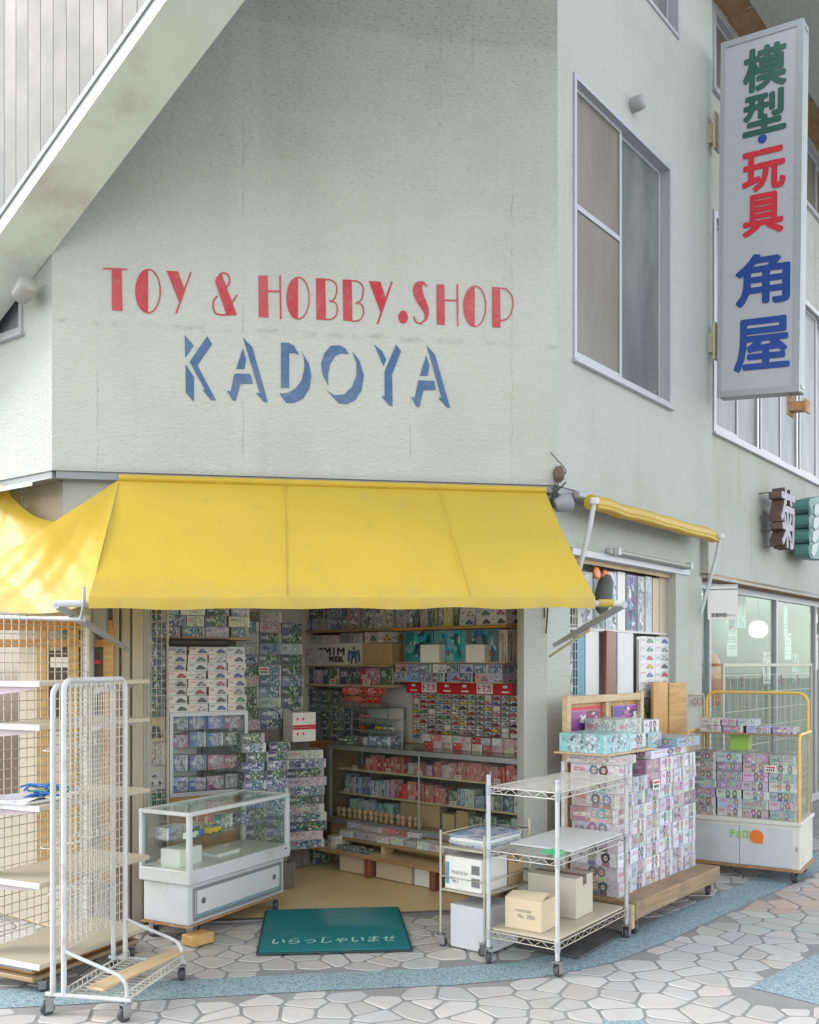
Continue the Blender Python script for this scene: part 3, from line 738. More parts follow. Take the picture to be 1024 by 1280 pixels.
# small vent caps on the side wall
x_, z_ = FR.loc(790, 132); b = MB(); Mx = Matrix.Rotation(R(90), 4, 'X')
b.lathe([(.05, 0), (.055, .05), (.05, .09), (.02, .1)], 14, (0, 0, 0), 0, True, Mx); b.build('vent_cap', 'plastic_grey', bld, FR.m @ Matrix.Translation((x_, 0, z_)))

# the neighbouring half of the block
nb = thing('neighbour_building', 'weathered pale wing beyond the vertical box sign, with long window bands and a glazed shopfront', 'building', Fr(0, 0, 0))
FN = FR.sub(0, .03)
mul = [2.80, 3.42, 4.04, 4.66, 5.28, 5.90, 6.52, 7.14]
part(wall_holes(2.62, 8.5, 2.34, 7.42, .2, [(2.72, 7.2, 3.61, 5.53), (2.72, 7.2, 6.57, 7.3)]), 'upper_wall', 'stucco_weathered', FN, nb)
part(wall_holes(2.05, 2.6, 0, 2.345, .25, []), 'pilaster', 'stucco_weathered', FR.sub(0, .08), nb)
window(nb, FN, 2.72, 7.2, 3.61, 5.53, mul, ['pane_grey'], fw=.05)
window(nb, FN, 2.72, 7.2, 6.57, 7.3, mul, ['pane_tan'], fw=.05)
b = MB()
for i in range(26): b.box(2.62+.22*i, 2.62+.22*i+.2, -.24, .02, 7.345+.012*(i % 2), 7.37+.012*(i % 2))
part(b, 'ribbed_soffit', 'shelf_brown', FN, nb)
b = MB(); b.bbox(2.62, 8.5, -1.3, -.245, 7.32, 7.55, .01); b.box(5.2, 5.4, -1.3, -.245, 7.22, 7.31); part(b, 'eave', 'stucco_side', FN, nb)
# shopfront
fr = FR.sub(0, .2); b = MB()
gx = [2.60, 3.02, 4.55, 4.62, 6.2, 7.6]
b.box(2.56, 7.6, -.02, .04, 2.27, 2.335); b.box(2.56, 7.6, -.02, .04, 0.01, .10)
for x_ in (2.60, 3.05, 4.9, 6.3): b.box(x_-.02, x_+.02, -.021, .041, .10, 2.27)
sf = part(b, 'shopfront_frame', 'alu_pale', fr, nb)
for a, c in ((2.62, 3.03), (3.07, 4.88), (4.92, 6.28)):
    b = MB(); b.box(a, c, .006, .012, .10, 2.27); b.build('glass_pane', 'shop_glass', sf)
b = MB(); b.box(2.62, 8.5, -.17, .05, 2.36, 2.38)
for i in range(4): b.box(2.62, 8.5, -.165+.035*i, -.15+.035*i, 2.335, 2.36)
part(b, 'lintel_slats', 'shelf_brown', fr, nb)

# rooms behind the walls
b = MB(); b.add([FC.at(.0, .11, .006), FC.at(CW, .11, .006), FR.at(2.55, .16, .006), FR.at(2.55, 5, .006), FL.at(-5, 5, .006), FL.at(-5, .2, .006)], [(0, 1, 2, 3, 4, 5)]); struct(b.build('shop_floor', 'floor_vinyl'))
b = MB(); b.box(OX0-.05, OX1+.05, .0, .05, .002, .014); struct(b.build('door_sill', 'steel', None, FCl.m))
b = MB(); b.add([FC.at(.0, .2, 2.62), FC.at(CW, .2, 2.62), FR.at(8, .2, 2.62), FR.at(8, 6, 2.62), FL.at(-5, 6, 2.62), FL.at(-5, .2, 2.62)], [(5, 4, 3, 2, 1, 0)]); struct(b.build('ceiling', 'ceiling_paint'))
b = MB(); b.box(-3.2, 1.72, .02, .12, 0, 2.62); struct(b.build('wall_behind_counter', 'interior_wall', None, FB.m))
FA = Fr(-1.78, 6.16, 66.0)
b = MB(); b.box(0.0, 3.4, .05, .15, 0, 2.62); struct(b.build('wall_behind_kits', 'interior_wall', None, FA.m))
b = MB(); b.box(.3, 2.5, .34, .38, 0, 2.6); struct(b.build('partition', 'interior_wall', None, FR.m))
b = MB(); b.box(2.5, 8.4, 3.2, 3.3, 0, 2.62); b.box(2.50, 2.58, .34, 3.2, 0, 2.62); b.box(8.3, 8.4, .3, 3.2, 0, 2.62); struct(b.build('clinic_room_wall', 'clinic_wall', None, FR.m))
b = MB(); b.box(2.58, 8.3, .21, 3.2, .0, .012); struct(b.build('clinic_floor', 'cream_board', None, FR.m))

# ------------------------------------------------------------------ sloping stair enclosure over the other street
sl_ = .53; st = thing('stair_enclosure', 'white plank-clad sloping stair enclosure with a weathered beam along its lower edge', 'stair', FL)
def zi(k): return 4.02 + sl_*k
b = MB(); W_ = .325; k0, k1 = -2.2, 3.6
b.add([(k0, 0, zi(k0)), (k1, 0, zi(k1)), (k1, -W_, zi(k1)), (k0, -W_, zi(k0)), (k0, 0, zi(k0)+.16), (k1, 0, zi(k1)+.16), (k1, -W_, zi(k1)+.10), (k0, -W_, zi(k0)+.10)],
      [(0, 1, 2, 3), (7, 6, 5, 4), (3, 2, 6, 7), (1, 0, 4, 5), (2, 1, 5, 6), (0, 3, 7, 4)])
b.build('beam', 'beam_paint', st, Matrix.Translation((0, -.004, 0)))
b = MB(); b.box(1.72, 1.726, -W_-.006, 0, zi(1.72)-.004, zi(1.72)+.12); b.build('joint', 'ink_grey', st, Matrix.Translation((0, -.004, 0)))
b = MB(); b.add([(k0, -.03, zi(k0)+.15), (k1, -.03, zi(k1)+.15), (k1, -.03, 8.2), (k0, -.03, 8.2), (k0, -W_+.05, zi(k0)+.11), (k1, -W_+.05, zi(k1)+.11), (k1, -W_+.05, 8.2), (k0, -W_+.05, 8.2)],
      [(3, 2, 1, 0), (4, 5, 6, 7), (1, 2, 6, 5), (0, 4, 7, 3), (2, 3, 7, 6)])
b.build('core_wall', 'siding_paint', st)
k_ = k0; pw = .116
while k_ < 2.6:
    za, zb = zi(k_)+.112, zi(k_+pw)+.112
    b = MB(); b.prism([(k_+.0022, za), (k_+pw-.0022, zb), (k_+pw-.0022, 8.2), (k_+.0022, 8.2)], -W_+.018, -W_+.045); b.build('plank', 'siding_paint', st); k_ += pw
b = MB(); b.add([(k0, -W_-.012, zi(k0)+.085), (k1, -W_-.012, zi(k1)+.085), (k1, -W_-.012, zi(k1)+.118), (k0, -W_-.012, zi(k0)+.118), (k0, -W_+.016, zi(k0)+.085), (k1, -W_+.016, zi(k1)+.085), (k1, -W_+.016, zi(k1)+.118), (k0, -W_+.016, zi(k0)+.118)],
      [(0, 1, 2, 3), (3, 2, 6, 7), (0, 4, 5, 1)]); b.build('edge_trim', 'grey_board', st, Matrix.Translation((0, -.004, 0)))
# the drum-shaped lamp housing under the beam, and the flashing beside it
p0, p1 = FL.loc(36, 364, -.08); b = MB(); Mx = Matrix.Rotation(R(62), 4, 'Y')
b.lathe([(.02, -.07), (.05, -.066), (.058, -.05), (.06, .05), (.05, .062), (.02, .068)], 24, (0, 0, 0), 0, True, Mx)
o = b.build('drum_lamp', 'lamp_white', None, FL.m @ Matrix.Translation((p0, -.11, p1))); tag(o, 'cream drum-shaped lamp housing under the sloping beam, by the wall corner', 'lamp')
b = MB(); x_, z_ = FL.loc(52, 598, -.1)
b.add([(-1.6, -.16, z_-.03), (x_, -.16, z_-.03), (x_, -.0, z_+.03), (-1.6, 0, z_+.03), (x_, -.16, z_-.05), (-1.6, -.16, z_-.05)], [(0, 1, 2, 3), (5, 4, 1, 0)])
o = b.build('metal_flashing', 'white_metal', None, FL.m); tag(o, 'bent white metal flashing above the sagging end of the awning', 'flashing')

# ------------------------------------------------------------------ painted shop name
def on_wall(px, py): return FC.loc(px, py, -.003)
def conv(pts, ox, oy, k): return [on_wall(ox + a/k, oy + c/k) for a, c in pts]
def fix(poly):
    a = sum(poly[i][0]*poly[(i+1) % len(poly)][1] - poly[(i+1) % len(poly)][0]*poly[i][1] for i in range(len(poly)))
    return poly if a > 0 else poly[::-1]
def stroke(pts, w):
    pts = [Vector(p) for p in pts]; Ls, Rs = [], []
    for i, p in enumerate(pts):
        t_ = (pts[min(i+1, len(pts)-1)] - pts[max(i-1, 0)]).normalized(); n = Vector((-t_.y, t_.x)); ww = (w[i] if isinstance(w, (list, tuple)) else w)/2
        Ls.append(p+n*ww); Rs.append(p-n*ww)
    return [[Rs[i], Rs[i+1], Ls[i+1], Ls[i]] for i in range(len(pts)-1)]
def arc(cx, cy, rx, ry, a0, a1, n=18): return [(cx+rx*math.cos(R(a0+(a1-a0)*i/n)), cy-ry*math.sin(R(a0+(a1-a0)*i/n))) for i in range(n+1)]
def smooth(pts, n=6):
    out = []
    for i in range(len(pts)-1):
        p0, p1, p2, p3 = [Vector(pts[max(0, min(len(pts)-1, j))]) for j in (i-1, i, i+1, i+2)]
        for q in range(n):
            t_ = q/n; out.append(.5*((2*p1)+(p2-p0)*t_+(2*p0-5*p1+4*p2-p3)*t_*t_+(3*p1-p0-3*p2+p3)*t_**3))
    return out + [Vector(pts[-1])]
def letter(parent, polys, ox, oy, k, mat):
    b = MB()
    for i, pl in enumerate(polys):
        q = fix(conv([tuple(p) for p in pl], ox, oy, k)); b.add([(x, -.003-.0004*(i % 7), z) for x, z in q], [list(range(len(q)))])
    b.build('letter', mat, parent)
def O_(cx, cy, rx, ry, tw=6): return [arc(cx, cy, rx, ry, 90, 270)] + stroke(arc(cx, cy, rx-tw/2, ry-2, 90, -90), tw)
n1 = thing('shop_name_lettering', 'red painted art deco lettering TOY & HOBBY.SHOP on the corner wall', 'lettering', FC)
A_ = (120, 320, 3.657); B_ = (380, 330, 3.657)
for pl, z_ in ((([[(32, 52), (145, 57), (145, 64), (34, 61)], [(72, 61), (117, 63), (121, 252), (73, 248)]]), A_),
    (O_(238, 160, 59, 102), A_),
    ([[(323, 66), (375, 70), (404, 150), (381, 214)]] + stroke([(434, 73), (366, 262)], 8), A_),
    ([[(545, 118), (550, 96), (575, 82), (645, 270), (598, 272)]] + stroke(smooth([(562, 88), (580, 77), (602, 84), (611, 105), (606, 130), (588, 150)]), 7) + stroke(smooth([(556, 182), (540, 200), (536, 230), (546, 260), (570, 268), (600, 262), (622, 215), (646, 176)]), 7), A_),
    ([[(743, 88), (785, 89), (789, 282), (744, 278)]] + stroke([(785, 160), (845, 162)], 9) + stroke([(842, 88), (845, 288)], 7), A_),
    (O_(924, 192, 54, 98), A_),
    ([[(55, 64), (97, 66), (101, 256), (57, 254)]] + stroke(smooth([(97, 70), (125, 74), (148, 95), (149, 130), (138, 160), (116, 170)]), 6) + stroke(smooth([(116, 170), (142, 176), (153, 200), (148, 232), (130, 250), (101, 253)]), 6), B_),
    ([[(177, 70), (218, 72), (222, 262), (180, 258)]] + stroke(smooth([(218, 76), (246, 80), (269, 101), (270, 136), (259, 167), (237, 178)]), 6) + stroke(smooth([(237, 178), (262, 184), (272, 208), (268, 238), (250, 258), (222, 261)]), 6), B_),
    ([[(297, 78), (350, 80), (376, 160), (353, 228)]] + stroke([(403, 80), (336, 274)], 8), B_),
    ([arc(454, 242, 22, 30, 0, 350, 20)], B_),
    (stroke(smooth([(562, 104), (548, 88), (528, 95), (520, 118), (528, 150), (546, 185), (560, 220), (556, 252), (536, 270)]), [8]*4 + [10, 12, 14, 16, 20, 24, 28, 32, 36, 38, 39, 40, 41, 42, 43, 44, 44, 44, 44, 44, 43, 42, 41, 40, 39, 38, 36, 34, 32, 30, 28, 26, 24, 22, 20, 18, 16, 14, 12, 10, 9, 8, 8, 7, 7, 7, 7, 7, 7]) + stroke(smooth([(503, 240), (508, 258), (522, 270), (540, 272)]), 7), B_),
    ([[(606, 92), (642, 93), (645, 278), (607, 276)]] + stroke([(642, 165), (703, 167)], 8) + stroke([(701, 93), (703, 284)], 7), B_),
    (O_(781, 193, 53, 95), B_),
    ([[(860, 104), (897, 107), (899, 290), (861, 290)]] + stroke(smooth([(897, 110), (925, 116), (950, 145), (956, 185), (945, 230), (925, 252), (899, 259)]), 6), B_)):
    letter(n1, pl, *z_, 'paint_red')
n2 = thing('shop_name_lettering', 'blue painted shadow lettering KADOYA below the red line on the corner wall', 'lettering', FC)
C_ = (220, 410, 5.689); D_ = (390, 415, 5.389)
for pl, z_ in (([[(62, 48), (126, 125), (66, 212)], [(68, 255), (128, 350), (128, 525), (70, 458)], [(222, 58), (257, 112), (152, 265), (285, 515), (248, 512), (190, 440), (205, 437), (98, 240)]], C_),
    ([[(475, 145), (500, 220), (486, 292), (428, 292)], [(476, 66), (543, 135), (653, 525), (625, 525), (570, 462), (595, 460)], [(415, 325), (528, 325), (547, 395), (458, 397), (425, 518), (402, 515), (362, 447), (390, 447)]], C_),
    ([[(747, 103), (800, 105), (840, 125), (875, 190), (840, 178), (805, 178), (805, 425), (747, 425)], [(890, 165), (945, 250), (963, 340), (950, 430), (905, 500), (840, 533), (785, 533), (735, 465), (790, 462), (850, 430), (895, 370), (915, 280), (910, 210)]], C_),
    ([[(110, 365), (70, 280), (62, 210), (85, 140), (130, 90), (185, 88), (225, 110), (250, 150), (205, 142), (160, 160), (120, 220), (108, 290)], [(272, 130), (320, 190), (350, 290), (335, 390), (290, 460), (235, 487), (180, 480), (98, 390), (150, 425), (215, 420), (270, 370), (300, 290), (300, 210)]], D_),
    ([[(418, 82), (475, 130), (500, 185), (483, 230)], [(567, 83), (600, 130), (540, 285), (543, 500), (525, 498), (468, 432), (490, 432), (490, 265)]], D_),
    ([[(770, 155), (792, 225), (780, 295), (727, 295)], [(772, 88), (828, 150), (932, 510), (912, 508), (852, 445), (872, 440)], [(717, 325), (822, 328), (835, 390), (750, 393), (725, 505), (705, 505), (670, 438), (693, 440)]], D_)):
    letter(n2, pl, *z_, 'paint_blue')

# ------------------------------------------------------------------ vertical box sign
px0 = FR.at(2.48, -.10); FS = Fr(px0.x, px0.y, -38.6)          # stands square to the side wall
sg = thing('box_sign', 'tall white box sign with green, red and blue characters, bracketed to the side wall', 'sign', FS)
SW, ST, SZ0, SZ1 = .665, .15, 3.83, 6.78
tilt = Matrix.Translation((0, 0, 0)) @ Matrix.Rotation(0, 4, 'Y')
sh = Matrix.Identity(4); sh[2][0] = -.10; sh[0][2] = .012; sh = Matrix.Translation((-.05, 0, 0)) @ sh
def sgp(mb, name, mat): o = mb.build(name, mat, sg); o.data.transform(sh); return o
b = MB(); b.bbox(0, SW, .02, ST, SZ0, SZ1, .01); sgp(b, 'sign_box', 'sign_frame')
b = MB(); b.box(0, SW, 0, .025, SZ0, SZ0+.05); b.box(0, SW, 0, .025, SZ1-.05, SZ1); b.box(0, .035, -.001, .024, SZ0+.05, SZ1-.05); b.box(SW-.05, SW, -.001, .024, SZ0+.05, SZ1-.05); sgp(b, 'frame', 'sign_frame')
b = MB(); b.box(.03, SW-.045, .008, .018, SZ0+.045, SZ1-.045); sgp(b, 'face_panel', 'sign_face')
b = MB()
for z_ in (SZ0+.05, SZ1-.05): b.box(SW+.001, SW+.006, .05, ST-.03, z_-.012, z_+.012)
sgp(b, 'clip', 'alu')
for ch, py, hh, ww, mt in (('模', 87, .335, .33, 'sign_green'), ('型', 143, .32, .33, 'sign_green'), ('玩', 214, .32, .33, 'sign_red'), ('具', 269, .32, .31, 'sign_red'), ('角', 350, .40, .42, 'sign_blue'), ('屋', 431, .41, .43, 'sign_blue')):
    zc = FS.z(947, py); xc = FS.t(947) + .03
    o = lettering('character', ch, ww, hh, mt, sg, None, bold=.034 if mt != 'sign_blue' else .028)
    o.data.transform(Matrix.Translation((xc, .004, zc + .1*xc)))
    o.data.transform(sh)
b = MB(); b.lathe([(.036, 0), (.036, .003)], 18, (FS.t(945)+.03, .006, FS.z(945, 178)+.05), 0, False, Matrix.Rotation(R(90), 4, 'X')); sgp(b, 'dot', 'sign_blue')
for py, mt in ((165, 'rusty_cream'), (427, 'rusty_cream')):
    z_ = FR.z(885, py); b = MB(); b.box(-.17, -.045, .06, .13, z_-.09, z_+.07); b.box(-.05, -.03, .03, .16, z_-.16, z_+.15); b.box(-.2, -.17, .02, .17, z_-.13, z_+.11)
    b.build('bracket', mt, sg)
b = MB(); z_ = SZ0-.1; b.box(.56, .70, .05, .16, z_-.035, z_+.035); b.box(.56, .575, .03, .18, z_-.07, z_+.09); b.box(.69, .705, .04, .17, z_-.05, z_+.05); sgp(b, 'bracket', 'rust')

# raised shop characters on the neighbouring wall
x0, z0 = FN.loc(969, 688, -.2); x1, z1 = FN.loc(998, 612, -.2)
ck = thing('raised_character', 'large dark-sided raised character standing off the weathered wall on pins', 'sign letter', FN.sub((x0+x1)/2, 0, (z0+z1)/2))
lettering('character', '菊', .40, .55, None, ck, Matrix.Translation((-.03, -.22, 0)), bold=.022, solid=.12, mats=['letter_pale', 'letter_dark'])
for dx, dz in ((-.2, .24), (-.18, .02), (-.15, -.12), (-.05, -.26), (.18, .2)):
    b = MB(); b.tube((dx, -.12, dz), (dx, .0, dz), .006, 6); b.build('pin', 'letter_dark', ck)
x0, z0 = FN.loc(1006, 696, -.2)
ck = thing('raised_character', 'teal-sided raised letter with white strokes, cut off by the edge of the picture', 'sign letter', FN.sub(x0+.34, 0, z0+.30))
b = MB(); out = []
for i in range(4): out += [(.30*math.cos(R(a))*.35 - .24, -.23+.15*i + .078*math.sin(R(a))) for a in range(270, 89, -30)]
out = out + [(.05, .36), (.28, .30), (.3, -.28)]
b.prism(fix(out), -.24, -.1, 0); b.build('letter_body', 'letter_teal', ck)
b = MB()
for i in range(4):
    cx, cz = -.22+.03*i, -.22+.14*i
    pl = [(cx-.06, cz-.05), (cx+.02, cz-.07), (cx+.14, cz-.0), (cx+.2, cz+.1), (cx+.08, cz+.07), (cx-.03, cz+.04)]
    b.prism(fix(pl), -.25-.001*i, -.238)
b.build('stroke', 'letter_white', ck)
for dx, dz in ((-.22, .15), (-.22, -.24), (.2, 0)):
    b = MB(); b.tube((dx, -.11, dz), (dx, 0, dz), .006, 6); b.build('pin', 'letter_dark', ck)

# ------------------------------------------------------------------ awnings
def sheet(top, hem, nu, nv, bend, name, parent, mat='vinyl_yellow', th=.003):
    """cloth hung between two curves (callables of s), bend(s, v) gives an offset vector"""
    b = MB(); g = []
    for j in range(nv+1):
        for i in range(nu+1):
            s, v = i/nu, j/nv; g.append(top(s).lerp(hem(s), v) + bend(s, v))
    b.add(g, [(j*(nu+1)+i, j*(nu+1)+i+1, (j+1)*(nu+1)+i+1, (j+1)*(nu+1)+i) for j in range(nv) for i in range(nu)], 0, True)
    return b.build(name, mat, parent)
aw = thing('awning', 'large yellow vinyl awning stretched over the shop entrance on folding arms', 'awning', Fr(0, 0, 0))
xt0, xt1, xh0, xh1 = FC.t(150), FC.t(681), FC.t(111, -.95), FC.t(744, -.95)
HZ0, HZ1, TZ = 1.885, 1.915, 2.695
def top_(s): return FC.at(xt0+(xt1-xt0)*s, -.025, TZ)
def hem_(s): return FC.at(xh0+(xh1-xh0)*s, -.95, HZ0+(HZ1-HZ0)*s+.05)
def bend_(s, v):
    k = -.026*math.sin(math.pi*v) - .009*math.sin(math.pi*v)*math.sin(s*15+1.5*v) + .003*math.sin(s*37+v*7)*v*(1-v*.6) + .002*math.sin(s*83-v*11)*v*(1-v*.6) - .005*v*v*math.sin(math.pi*((s*2.72) % 1.0))
    return Vector((0, 0, k))
sheet(top_, hem_, 140, 30, bend_, 'canopy', aw)
def hem2_(s): return FC.at(xh0+(xh1-xh0)*s, -.956, HZ0+(HZ1-HZ0)*s-.01)
sheet(lambda s: FC.at(xh0+(xh1-xh0)*s, -.953, HZ0+(HZ1-HZ0)*s+.052), hem2_, 140, 3, lambda s, v: bend_(s, 1.0)*(1-.4*v) + Vector((0, .004*math.sin(s*50)*v, .004*math.sin(s*29)*v)), 'valance', aw)
for s in (.37, .735):
    b = MB(); b.path([top_(s).lerp(hem_(s), v/10) + bend_(s, v/10) + Vector((.0, -.004, .004)) for v in range(11)], .0022, 6); b.build('seam', 'vinyl_yellow', aw)
def V3(p, z): return Vector((p.x, p.y, z))
b = MB(); b.path([top_(0) + Vector((0, 0, .01)), top_(1) + Vector((0, 0, .01))], .022, 10); b.build('roller', 'vinyl_yellow', aw)
b = MB(); b.tube(FC.at(xh0-.17, -.92, HZ0+.016), FC.at(xh1+.16, -.92, HZ1+.016), .018, 10); b.build('front_bar', 'white_metal', aw)
b = MB(); b.tube(FC.at(xh1+.03, -.92, HZ1+.016), FC.at(xh1+.11, -.92, HZ1+.016), .0225, 10); b.build('bar_cap', 'vinyl_yellow', aw)
a0, a1 = FC.at(xh1+.175, -.93, HZ1+.01), FC.at(CW-.02, .0, 1.72)
b = MB(); b.path([a0, a0.lerp(a1, .55), a1], [.021, .019, .014], 8); b.build('arm', 'alu_pale', aw)
b = MB(); b.path([a0.lerp(a1, .45) + Vector((0, 0, -.03)), a1 + Vector((-.03, -.0, -.07))], .009, 6); b.build('arm_strut', 'rusty_cream', aw)
a0, a1 = FC.at(xh0-.16, -.93, HZ0+.01), P(160, 812, 5.62)
b = MB(); b.path([a0, a0.lerp(a1, .55), a1], [.022, .019, .014], 8); b.build('arm', 'alu_pale', aw)
b = MB(); q = FC.at(xh0-.02, -.93, HZ0); b.path([q + Vector((0, -.02, .1)), q + Vector((.0, -.02, .02)), q + Vector((-.02, -.01, -.06))], .008, 6); b.build('cord_hook', 'steel', aw)

lw = thing('awning', 'slack shiny yellow awning sagging round the corner beside the main awning', 'awning', Fr(0, 0, 0))
def curve(pts):
    pts = smooth(pts, 8); n = len(pts)-1
    return lambda s: pts[min(n, int(s*n))].lerp(pts[min(n, int(s*n)+1)], s*n-int(s*n))
Lt = curve([FC.at(xt0, -.03, TZ), P(105, 629, 5.42), P(60, 657, 5.25), P(20, 683, 5.3), P(-20, 705, 5.45), P(-90, 735, 5.7)])
Lh = curve([FC.at(xh0, -.955, HZ0+.02), P(80, 764, 4.93), P(40, 767, 5.08), P(0, 764, 5.26), P(-50, 760, 5.45), P(-110, 758, 5.7)])
def lb(s, v):
    f = math.sin(math.pi*v)*.8 + .2
    e = min(1, s*6)
    q = s*6 + v*2.6; k = (.016*math.sin(q*1.5) + .012*abs(math.sin(q*2.4+.6)) + .005*math.sin(q*5.3+v) + .003*math.sin(30*s-14*v))*f*e
    return Vector((-k*.5, -k, -.03*math.sin(math.pi*v)*math.sin(math.pi*s)))
sheet(Lt, Lh, 70, 34, lb, 'canopy', lw)
Rt = curve([P(118, 640, 5.62), P(92, 650, 5.68), P(62, 651, 5.75), P(38, 642, 5.82), P(15, 622, 5.9), P(0, 606, 5.95), P(-80, 598, 6.3)])
Rh = curve([P(118, 700, 5.3), P(80, 730, 5.35), P(40, 740, 5.45), P(0, 745, 5.6), P(-30, 745, 5.75), P(-90, 745, 6.0)])
sheet(Rt, Rh, 40, 14, lambda s, v: Vector((0, -.02*math.sin(s*13+v*4)*v, 0)), 'rear_fold', lw)
b = MB(); b.tube(P(105, 774, 4.87), P(-60, 770, 5.55), .014, 8); b.build('front_bar', 'alu_pale', lw)
b = MB(); c0 = P(30, 612, 5.9)
for i in range(3): b.path([c0 + Vector((.014*math.cos(R(a)), .0, -.05*i + .03*math.sin(R(a)))) for a in range(0, 360, 45)], .004, 5, closed=True)
b.build('hook_chain', 'steel', lw)

rw = thing('awning', 'rolled-up yellow awning with white side arms above the side doorway', 'awning', FR)
xa, xb = FR.t(738, -.1), FR.t(892, -.1); b = MB(); pr = [Vector((xa+(xb-xa)*i/10, -.10-.008*math.sin(i*1.7), 2.66+.006*math.sin(i*2.3))) for i in range(11)]
b.path(pr, .05, 12); b.build('rolled_canopy', 'vinyl_yellow', rw)
b = MB(); b.path([p + Vector((0, -.045, -.035)) for p in pr], .016, 8); b.build('front_bar', 'vinyl_yellow', rw)
b = MB(); b.bbox(xa-.05, xb+.03, -.05, -.0, 2.69, 2.735, .008); b.build('wall_rail', 'plastic_grey', rw)
for x_ in (xa-.04, xb+.02):
    b = MB(); b.path([(x_, -.15, 2.65), (x_, -.12, 2.5), (x_+.01, .02, 2.02)], .017, 8); b.build('arm', 'white_metal', rw)
    b = MB(); b.lathe([(.03, -.02), (.034, 0), (.03, .02)], 10, (x_, -.15, 2.655)); b.build('arm_cap', 'white_metal', rw)

# fluorescent fitting under the side lintel
fl = thing('strip_light', 'unlit white fluorescent strip fitting on the wall above the side doorway', 'light', FRl)
xa, za = FRl.loc(757, 688); xb = FRl.t(854)
b = MB(); b.bbox(xa, xb, -.05, .0, 2.385, 2.43, .008); b.build('housing', 'white_metal', fl)
b = MB(); b.tube((xa+.06, -.075, 2.40), (xb-.06, -.075, 2.40), .016, 10); b.build('tube', 'lamp_white', fl)
for x_ in (xa+.02, xb-.06):
    b = MB(); b.bbox(x_, x_+.04, -.098, -.05, 2.375, 2.432, .006); b.build('lamp_holder', 'white_metal', fl)
# loudspeaker and cables at the corner
sp = thing('loudspeaker', 'small grey horn loudspeaker with loose cables at the wall corner above the pillar', 'speaker', FC)
z_ = 2.62; b = MB(); b.lathe([(.02, -.06), (.04, -.055), (.058, 0), (.058, .05), (.04, .055)], 16, (CW+.02, -.06, z_), 0, True, Matrix.Rotation(R(70), 4, 'Y')); b.build('horn', 'grey_board', sp)
b = MB(); b.bbox(CW-.09, CW-.03, -.02, .1, z_-.1, z_+.02, .008); b.build('mount', 'plastic_grey', sp)
for i in range(5):
    a = FC.at(0, 0); b = MB(); q = [(CW-.05+.02*i, -.04-.01*i, 2.72+.03*(i % 3)), (CW-.02+jit(.05), -.05+jit(.02), 2.66+jit(.05)), (CW-.06+jit(.04), -.03, 2.5+jit(.05)), (CW-.05+jit(.02), -.01+LIP, 2.2-.1*i)]
    b.path(smooth(q, 5), .005, 5); b.build('cable', 'black_plastic', sp)
b = MB(); b.bbox(CW+.0, CW+.09, .03, .1, 2.30, 2.4, .01); b.build('junction_box', 'rusty_cream', sp)
b = MB(); b.lathe([(.015, 0), (.035, .02), (.04, .06), (.02, .1)], 10, (CW-.0, -.03, 2.76)); b.path(smooth([(CW-.05, -.02, 2.95), (CW-.02, -.05, 2.9), (CW+.04, -.05, 2.83), (CW+.01, -.03, 2.78)], 5), .004, 5); b.build('insulator', 'letter_dark', sp)
# small banner at the pilaster
x_, z_ = FR.loc(902, 752, -.12); bn = thing('hanging_notice', 'white hanging notice with small print beside the white awning arm', 'notice', FR.sub(x_, -.12, z_))
nm = Matrix.Rotation(R(-66), 4, 'Z')
b = MB(); b.box(-.11, .13, -.002, .002, -.15, .13); b.build('sheet', 'white_card', bn, nm)
b = MB(); b.box(-.11, .13, -.006, -.003, .10, .106); b.box(.04, .11, -.006, -.003, -.116, -.112); b.build('rule', 'ink_black', bn, nm)
lettering('print', '営業時間', .12, .035, 'ink_black', bn, nm @ Matrix.Translation((-.02, -.004, -.113)), bold=.01)
b = MB(); b.tube((-.11, 0, .135), (.13, 0, .135), .008, 8); b.build('rod', 'white_metal', bn, nm)

# ------------------------------------------------------------------ the glazed room next door
def onpx(px, py, y): x, z = FR.loc(px, py, y); return FR.sub(x, y, z)
f_ = onpx(948, 787, 1.0); gl_ = thing('globe_lamp', 'lit white globe lamp hanging behind the neighbouring shop window', 'lamp', f_)
b = MB(); b.lathe([(.03, .112), (.07, .1), (.105, .06), (.118, 0), (.105, -.06), (.07, -.095), (.03, -.105)], 24); b.build('globe', 'globe_light', gl_)
b = MB(); b.tube((0, 0, .11), (0, 0, 2.6-f_.o.z), .004, 6); b.build('cord', 'ink_grey', gl_)
f_ = onpx(945, 737, 2.0)
tl = thing('ceiling_light', 'lit fluorescent ceiling light seen through the neighbouring shop window', 'light', f_)
b = MB(); b.bbox(-1.0, .9, -.06, .06, .03, .09, .01); b.build('housing', 'white_metal', tl); b = MB(); b.tube((-.95, 0, .012), (.85, 0, .012), .016, 8); b.build('tube', 'tube_light', tl)
def sheet_thing(name, label, px, py, y, w, h, mat, cat='poster', color=(1, 1, 1), group=None):
    x, z = FR.loc(px, py, y); o = card(name, FR, x, y, z-h/2, w, .006, h, mat, label, group, color, cat=cat); return o
sheet_thing('wall_poster', 'blue and red poster with a round motif inside the neighbouring window', 925, 760, .5, .34, .42, 'art_bright', color=(.25, .45, .8))
sheet_thing('window_notice', 'narrow paper strip with coloured characters inside the glass near the globe lamp', 982, 765, .27, .12, .55, 'notice')
sheet_thing('window_notice', 'white printed sheets stuck inside the glass under the globe lamp', 985, 808, .27, .22, .3, 'notice')
sheet_thing('window_notice', 'dark photo sheet with red squares stuck low inside the neighbouring glass', 994, 835, .275, .26, .32, 'art_dark')
sheet_thing('window_notice', 'white notice with a brown house drawing at the picture edge', 1017, 757, .27, .34, .4, 'white_card')
